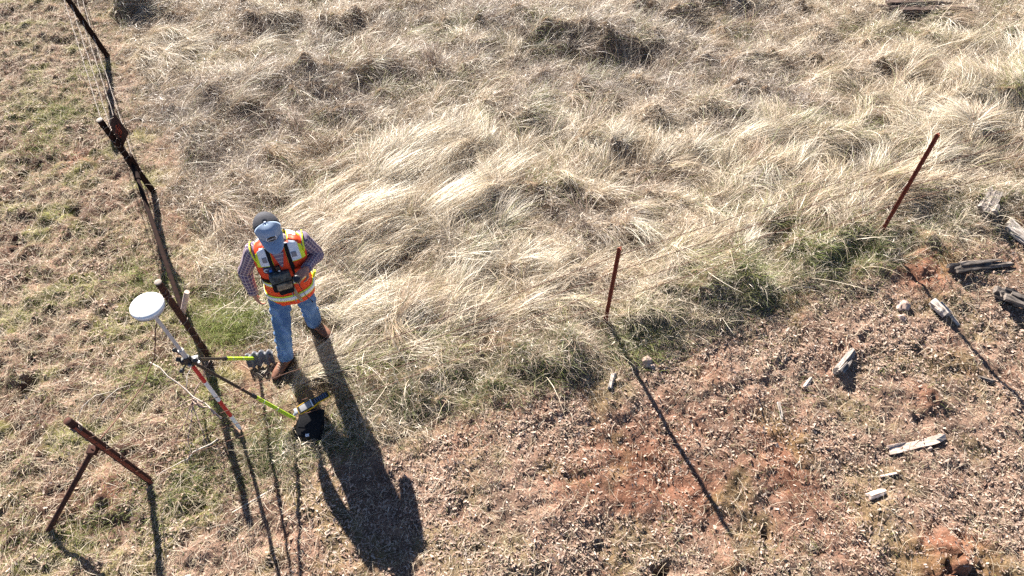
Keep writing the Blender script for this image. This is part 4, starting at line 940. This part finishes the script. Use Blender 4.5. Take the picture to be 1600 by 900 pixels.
for A_, T_ in ((AR, TR), (AL, TL)):
    d = foot_axis(A_, T_); s_ = Vector((-d.y, d.x, 0)); gz = .015
    def fr(x, z, wd, h): return [Vector((A_.x, A_.y, 0)) + d * x + s_ * math.cos(t) * wd + Vector((0, 0, z + max(-.45, math.sin(t)) * h)) for t in (2 * math.pi * j / 18 for j in range(18))]
    b = MB(); b.loft([fr(-.085, .060, .024, .03), fr(-.07, .065, .038, .05), fr(-.02, .07, .043, .062), fr(.05, .065, .045, .055), (fr(.11, .055, .049, .042)), fr(.165, .045, .047, .032), fr(.205, .038, .032, .024), fr(.218, .035, .012, .014)])
    b.tube([Vector((A_.x, A_.y, .06)), Vector((A_.x, A_.y, .13)), Vector((A_.x, A_.y, .19)) + (Vector((0, 0, 0)))], [.045, .05, .052], 18)
    bo = b.build('boot', M['leather'], man, remesh=.007, sm=3)
    def so(x, wd): return [Vector((A_.x, A_.y, 0)) + d * x + s_ * a * wd + Vector((0, 0, z)) for a, z in ((-1, .002), (1, .002), (1, .034), (-1, .034))]
    b = MB(); b.loft([so(-.092, .02), so(-.08, .038), so(-.02, .043), so(.04, .043), so(.11, .052), so(.17, .050), so(.212, .034), so(.226, .012)]); b.build('sole', M['sole'], bo, sharp=40)
    for k in range(5):
        b = MB(); x = .045 + k * .02; z = .128 - k * .009; b.tube([Vector((A_.x, A_.y, z - .012)) + d * x - s_ * .026, Vector((A_.x, A_.y, z)) + d * x, Vector((A_.x, A_.y, z - .012)) + d * (x + .01) + s_ * .026], .003, 6); b.build('lace', M['lace'], bo)
# vest
VOF = .022
b = MB(); b.loft([ell(cx, cy, z + (.014 if z > 1.43 else 0), rx + VOF + (.012 if z < .95 else 0), ry + VOF + (.010 if z < .95 else 0), 56, 2.4) for z, cx, cy, rx, ry in TOR[:-1]], cap=False)
vest = b.build('safety_vest', M['orange'], man, wob=.008, solid=.004)
tree = BVHTree.FromPolygons([v.co.copy() for v in vest.data.vertices], [list(p.vertices) for p in vest.data.polygons])
def hit(o_, d_, off):
    r_ = tree.ray_cast(o_, d_.normalized(), 2)
    return None if r_[0] is None else r_[0] - d_.normalized() * off
def strap(name, m, x0, x1, ph0, ph1, off, par, steps=40, cols=5, tilt=0., th=.0015):
    """a band over the shoulder: lengthwise from the front (ph < 90) over the top to the back"""
    q = MB(); rows = []
    for i in range(steps + 1):
        ph = ph0 + (ph1 - ph0) * i / steps; row = []
        for j in range(cols + 1):
            x = x0 + (x1 - x0) * j / cols + tilt * (i / steps)
            if ph < 0: o_ = Vector((x, -1, 1.28 + ph)); d_ = Vector((0, 1, 0))
            else: a = R(ph); o_ = Vector((x, -math.cos(a), 1.28 + math.sin(a))); d_ = Vector((0, math.cos(a), -math.sin(a)))
            p = hit(o_, d_, off)
            row.append(p)
        if all(p is not None for p in row): rows.append(row)
    if len(rows) > 2: q.loft(rows, cap=False, closed=False); return q.build(name, m, par, solid=th)
def belt(name, m, z0, z1, off, par, a0=0, a1=360, k=72):
    q = MB(); rows = []
    for z in np.linspace(z0, z1, 4):
        row = []
        for a in np.linspace(a0, a1, k + 1):
            d_ = Vector((math.cos(R(a)), math.sin(R(a)), 0)); c_ = Vector((.035, 0, z)); p = hit(c_ + d_ * .8, -d_, off); row.append(p if p else c_ + d_ * .18)
        rows.append(row)
    q.loft(rows, cap=False, closed=False); return q.build(name, m, par, solid=.0015)
CXT = .058
for s_ in (-1, 1):
    xa, xb = CXT + s_ * .090, CXT + s_ * .150
    strap('yellow_tape', M['hivis'], CXT + s_ * .058, CXT + s_ * .192, 27, 150, .003, vest, 70, 8)
    strap('reflective_stripe', M['silver'], CXT + s_ * .070, CXT + s_ * .162, 30, 150, .006, vest, 70, 6)
    strap('shoulder_patch', M['grey_patch'], CXT + s_ * .098, CXT + s_ * .136, 42, 56, .009, vest, 8, 4)
belt('yellow_tape', M['hivis'], .868, .952, .003, vest); belt('reflective_stripe', M['silver'], .884, .932, .006, vest)
belt('yellow_tape', M['hivis'], 1.095, 1.150, .003, vest, 0, 360); belt('reflective_stripe', M['silver'], 1.108, 1.137, .006, vest, 0, 360)
strap('zip', M['grey_patch'], .043, .051, -.44, 0, .005, vest, 20, 2)
for S_, sg in ((SR, -1), (SL, 1)):
    pts = [S_ + Vector((sg * (.012 + .012 * math.cos(t)), math.sin(t) * .088, .004 + math.cos(t) * .082 - .03)) for t in np.linspace(0, 2 * math.pi, 29)]
    q = MB(); q.tube(pts, .006, 8); q.build('armhole_binding', M['hivis'], vest)
# name patch with a white C
x0 = CXT - .150
pt = strap('chest_patch', M['navy'], CXT - .155, CXT - .080, 1, 27, .0100, vest, 8, 8)
p = hit(Vector((CXT - .134, -1, 1.312)), Vector((0, 1, 0)), .0125)
if p: text_mesh('C', .060, 'patch_letter', M['white_tag'], pt, Matrix.Translation(p) @ Matrix.Rotation(R(90), 4, 'X') @ Matrix.Rotation(R(-12), 4, 'Y'), .002)
q = MB(); p = hit(Vector((CXT - .100, -1, 1.312)), Vector((0, 1, 0)), .012)
if p: q.ball(p, (.013, .003, .018)); q.build('patch_emblem', M['patch_blue'], pt)
p = hit(Vector((CXT + .115, -1, 1.235)), Vector((0, 1, 0)), .012); q = MB(); q.box(p, (.075, .02, .085), None, .007); q.build('chest_pocket', M['orange'], vest, sharp=40)
# shirt triangle and tie of the vest opening
q = MB(); rows = []
for i in range(9):
    t = i / 8; z = 1.33 + .13 * t; hw = .006 + .040 * t; rows.append([hit(Vector((CXT + hw * (2 * j / 6 - 1), -1, z)), Vector((0, 1, 0)), .004) for j in range(7)])
rows = [r_ for r_ in rows if all(r_)]
if len(rows) > 2: q.loft(rows, cap=False, closed=False); q.build('shirt_front', M['plaid'], shirt, solid=.002)
# chest pack and its harness
PKC = Vector((.014, -.182, 1.205)); PT = Matrix.Rotation(R(-14), 3, 'X') @ Matrix.Rotation(R(6), 3, 'Z')
q = MB(); q.box(PKC, (.165, .075, .175), PT, .02); pack = q.build('chest_pack', M['black_cloth'], man, wob=.006, sharp=60)
q = MB(); q.box(PKC + PT @ Vector((0, -.006, .052)), (.172, .085, .085), PT, .02); q.build('flap', M['camo'], pack, wob=.005, sharp=60)
q = MB(); q.box(PKC + PT @ Vector((0.01, -.030, -.035)), (.125, .04, .065), PT, .015); q.build('front_pocket', M['camo_tan'], pack, wob=.004, sharp=60)
q = MB(); q.box(PKC + PT @ Vector((0.01, .0, -.105)), (.12, .05, .06), PT, .015); q.build('lower_pocket', M['black_cloth'], pack, sharp=60)
for s_ in (-1, 1):
    strap('harness_strap', M['black_cloth'], CXT + s_ * .060, CXT + s_ * .090, -.10, 160, .0095, pack, 60, 3, 0, .003)
belt('harness_strap', M['black_cloth'], 1.165, 1.195, .0085, pack, 0, 360)
q = MB(); p0 = Vector((.075, -.185, 1.10)); q.tube([p0, Vector((.083, -.19, 1.0)), Vector((.092, -.175, .90)), Vector((.097, -.165, .855))], [.015, .015, .015, .014], 6, .25, (1, 0, 0)); q.build('webbing_strap', M['webbing'], pack)
q = MB(); q.box(Vector((.255, -.03, 1.02)), (.02, .03, .07), Matrix.Rotation(.4, 3, 'Y'), .004); q.build('strap_tail', M['hivis'], vest)
q = MB(); p = hit(Vector((CXT - .035, -1, 1.335)), Vector((0, 1, 0)), .014); q.box(p + Vector((0, -.004, 0)), (.034, .02, .06), None, .005); rd = q.build('radio_clip', M['black'], vest, sharp=40)
q = MB(); q.box(p + Vector((0.004, -.016, -.018)), (.014, .004, .014), None, .001); q.build('label', M['white_tag'], rd)
# the small black device in the raised hand
gp = at(464, 436, 1.40)
gx_ = (Matrix.Rotation(R(16.9), 3, 'Z') @ DL).normalized()
e = empty('hand_device', gp, 'round black device on a dangling cord held in the raised hand of the man', 'device')
q = MB(); ax_ = Vector((.12, -.50, .86)).normalized(); prof = [(-.034, .012), (-.03, .026), (-.01, .032), (.014, .032), (.022, .029), (.026, .024)]
q.tube([ax_ * a for a, _ in prof], [r_ for _, r_ in prof], 24); q.build('case', M['black'], e, sharp=50)
q = MB(); q.tube([ax_ * .0262, ax_ * .028], [.022, .021], 24); q.build('glass', mat('dark_glass', (.02, .02, .025), .1, 0, .8), e, sharp=30)
q = MB(); q.tube([Vector((.01, -.02, -.02)), Vector((.02, -.035, -.08)), Vector((.04, -.045, -.18)), Vector((.07, -.04, -.26))], .0035, 6); q.ball((.072, -.04, -.268), .008, None, 10, 8); q.build('cord', M['black'], e)
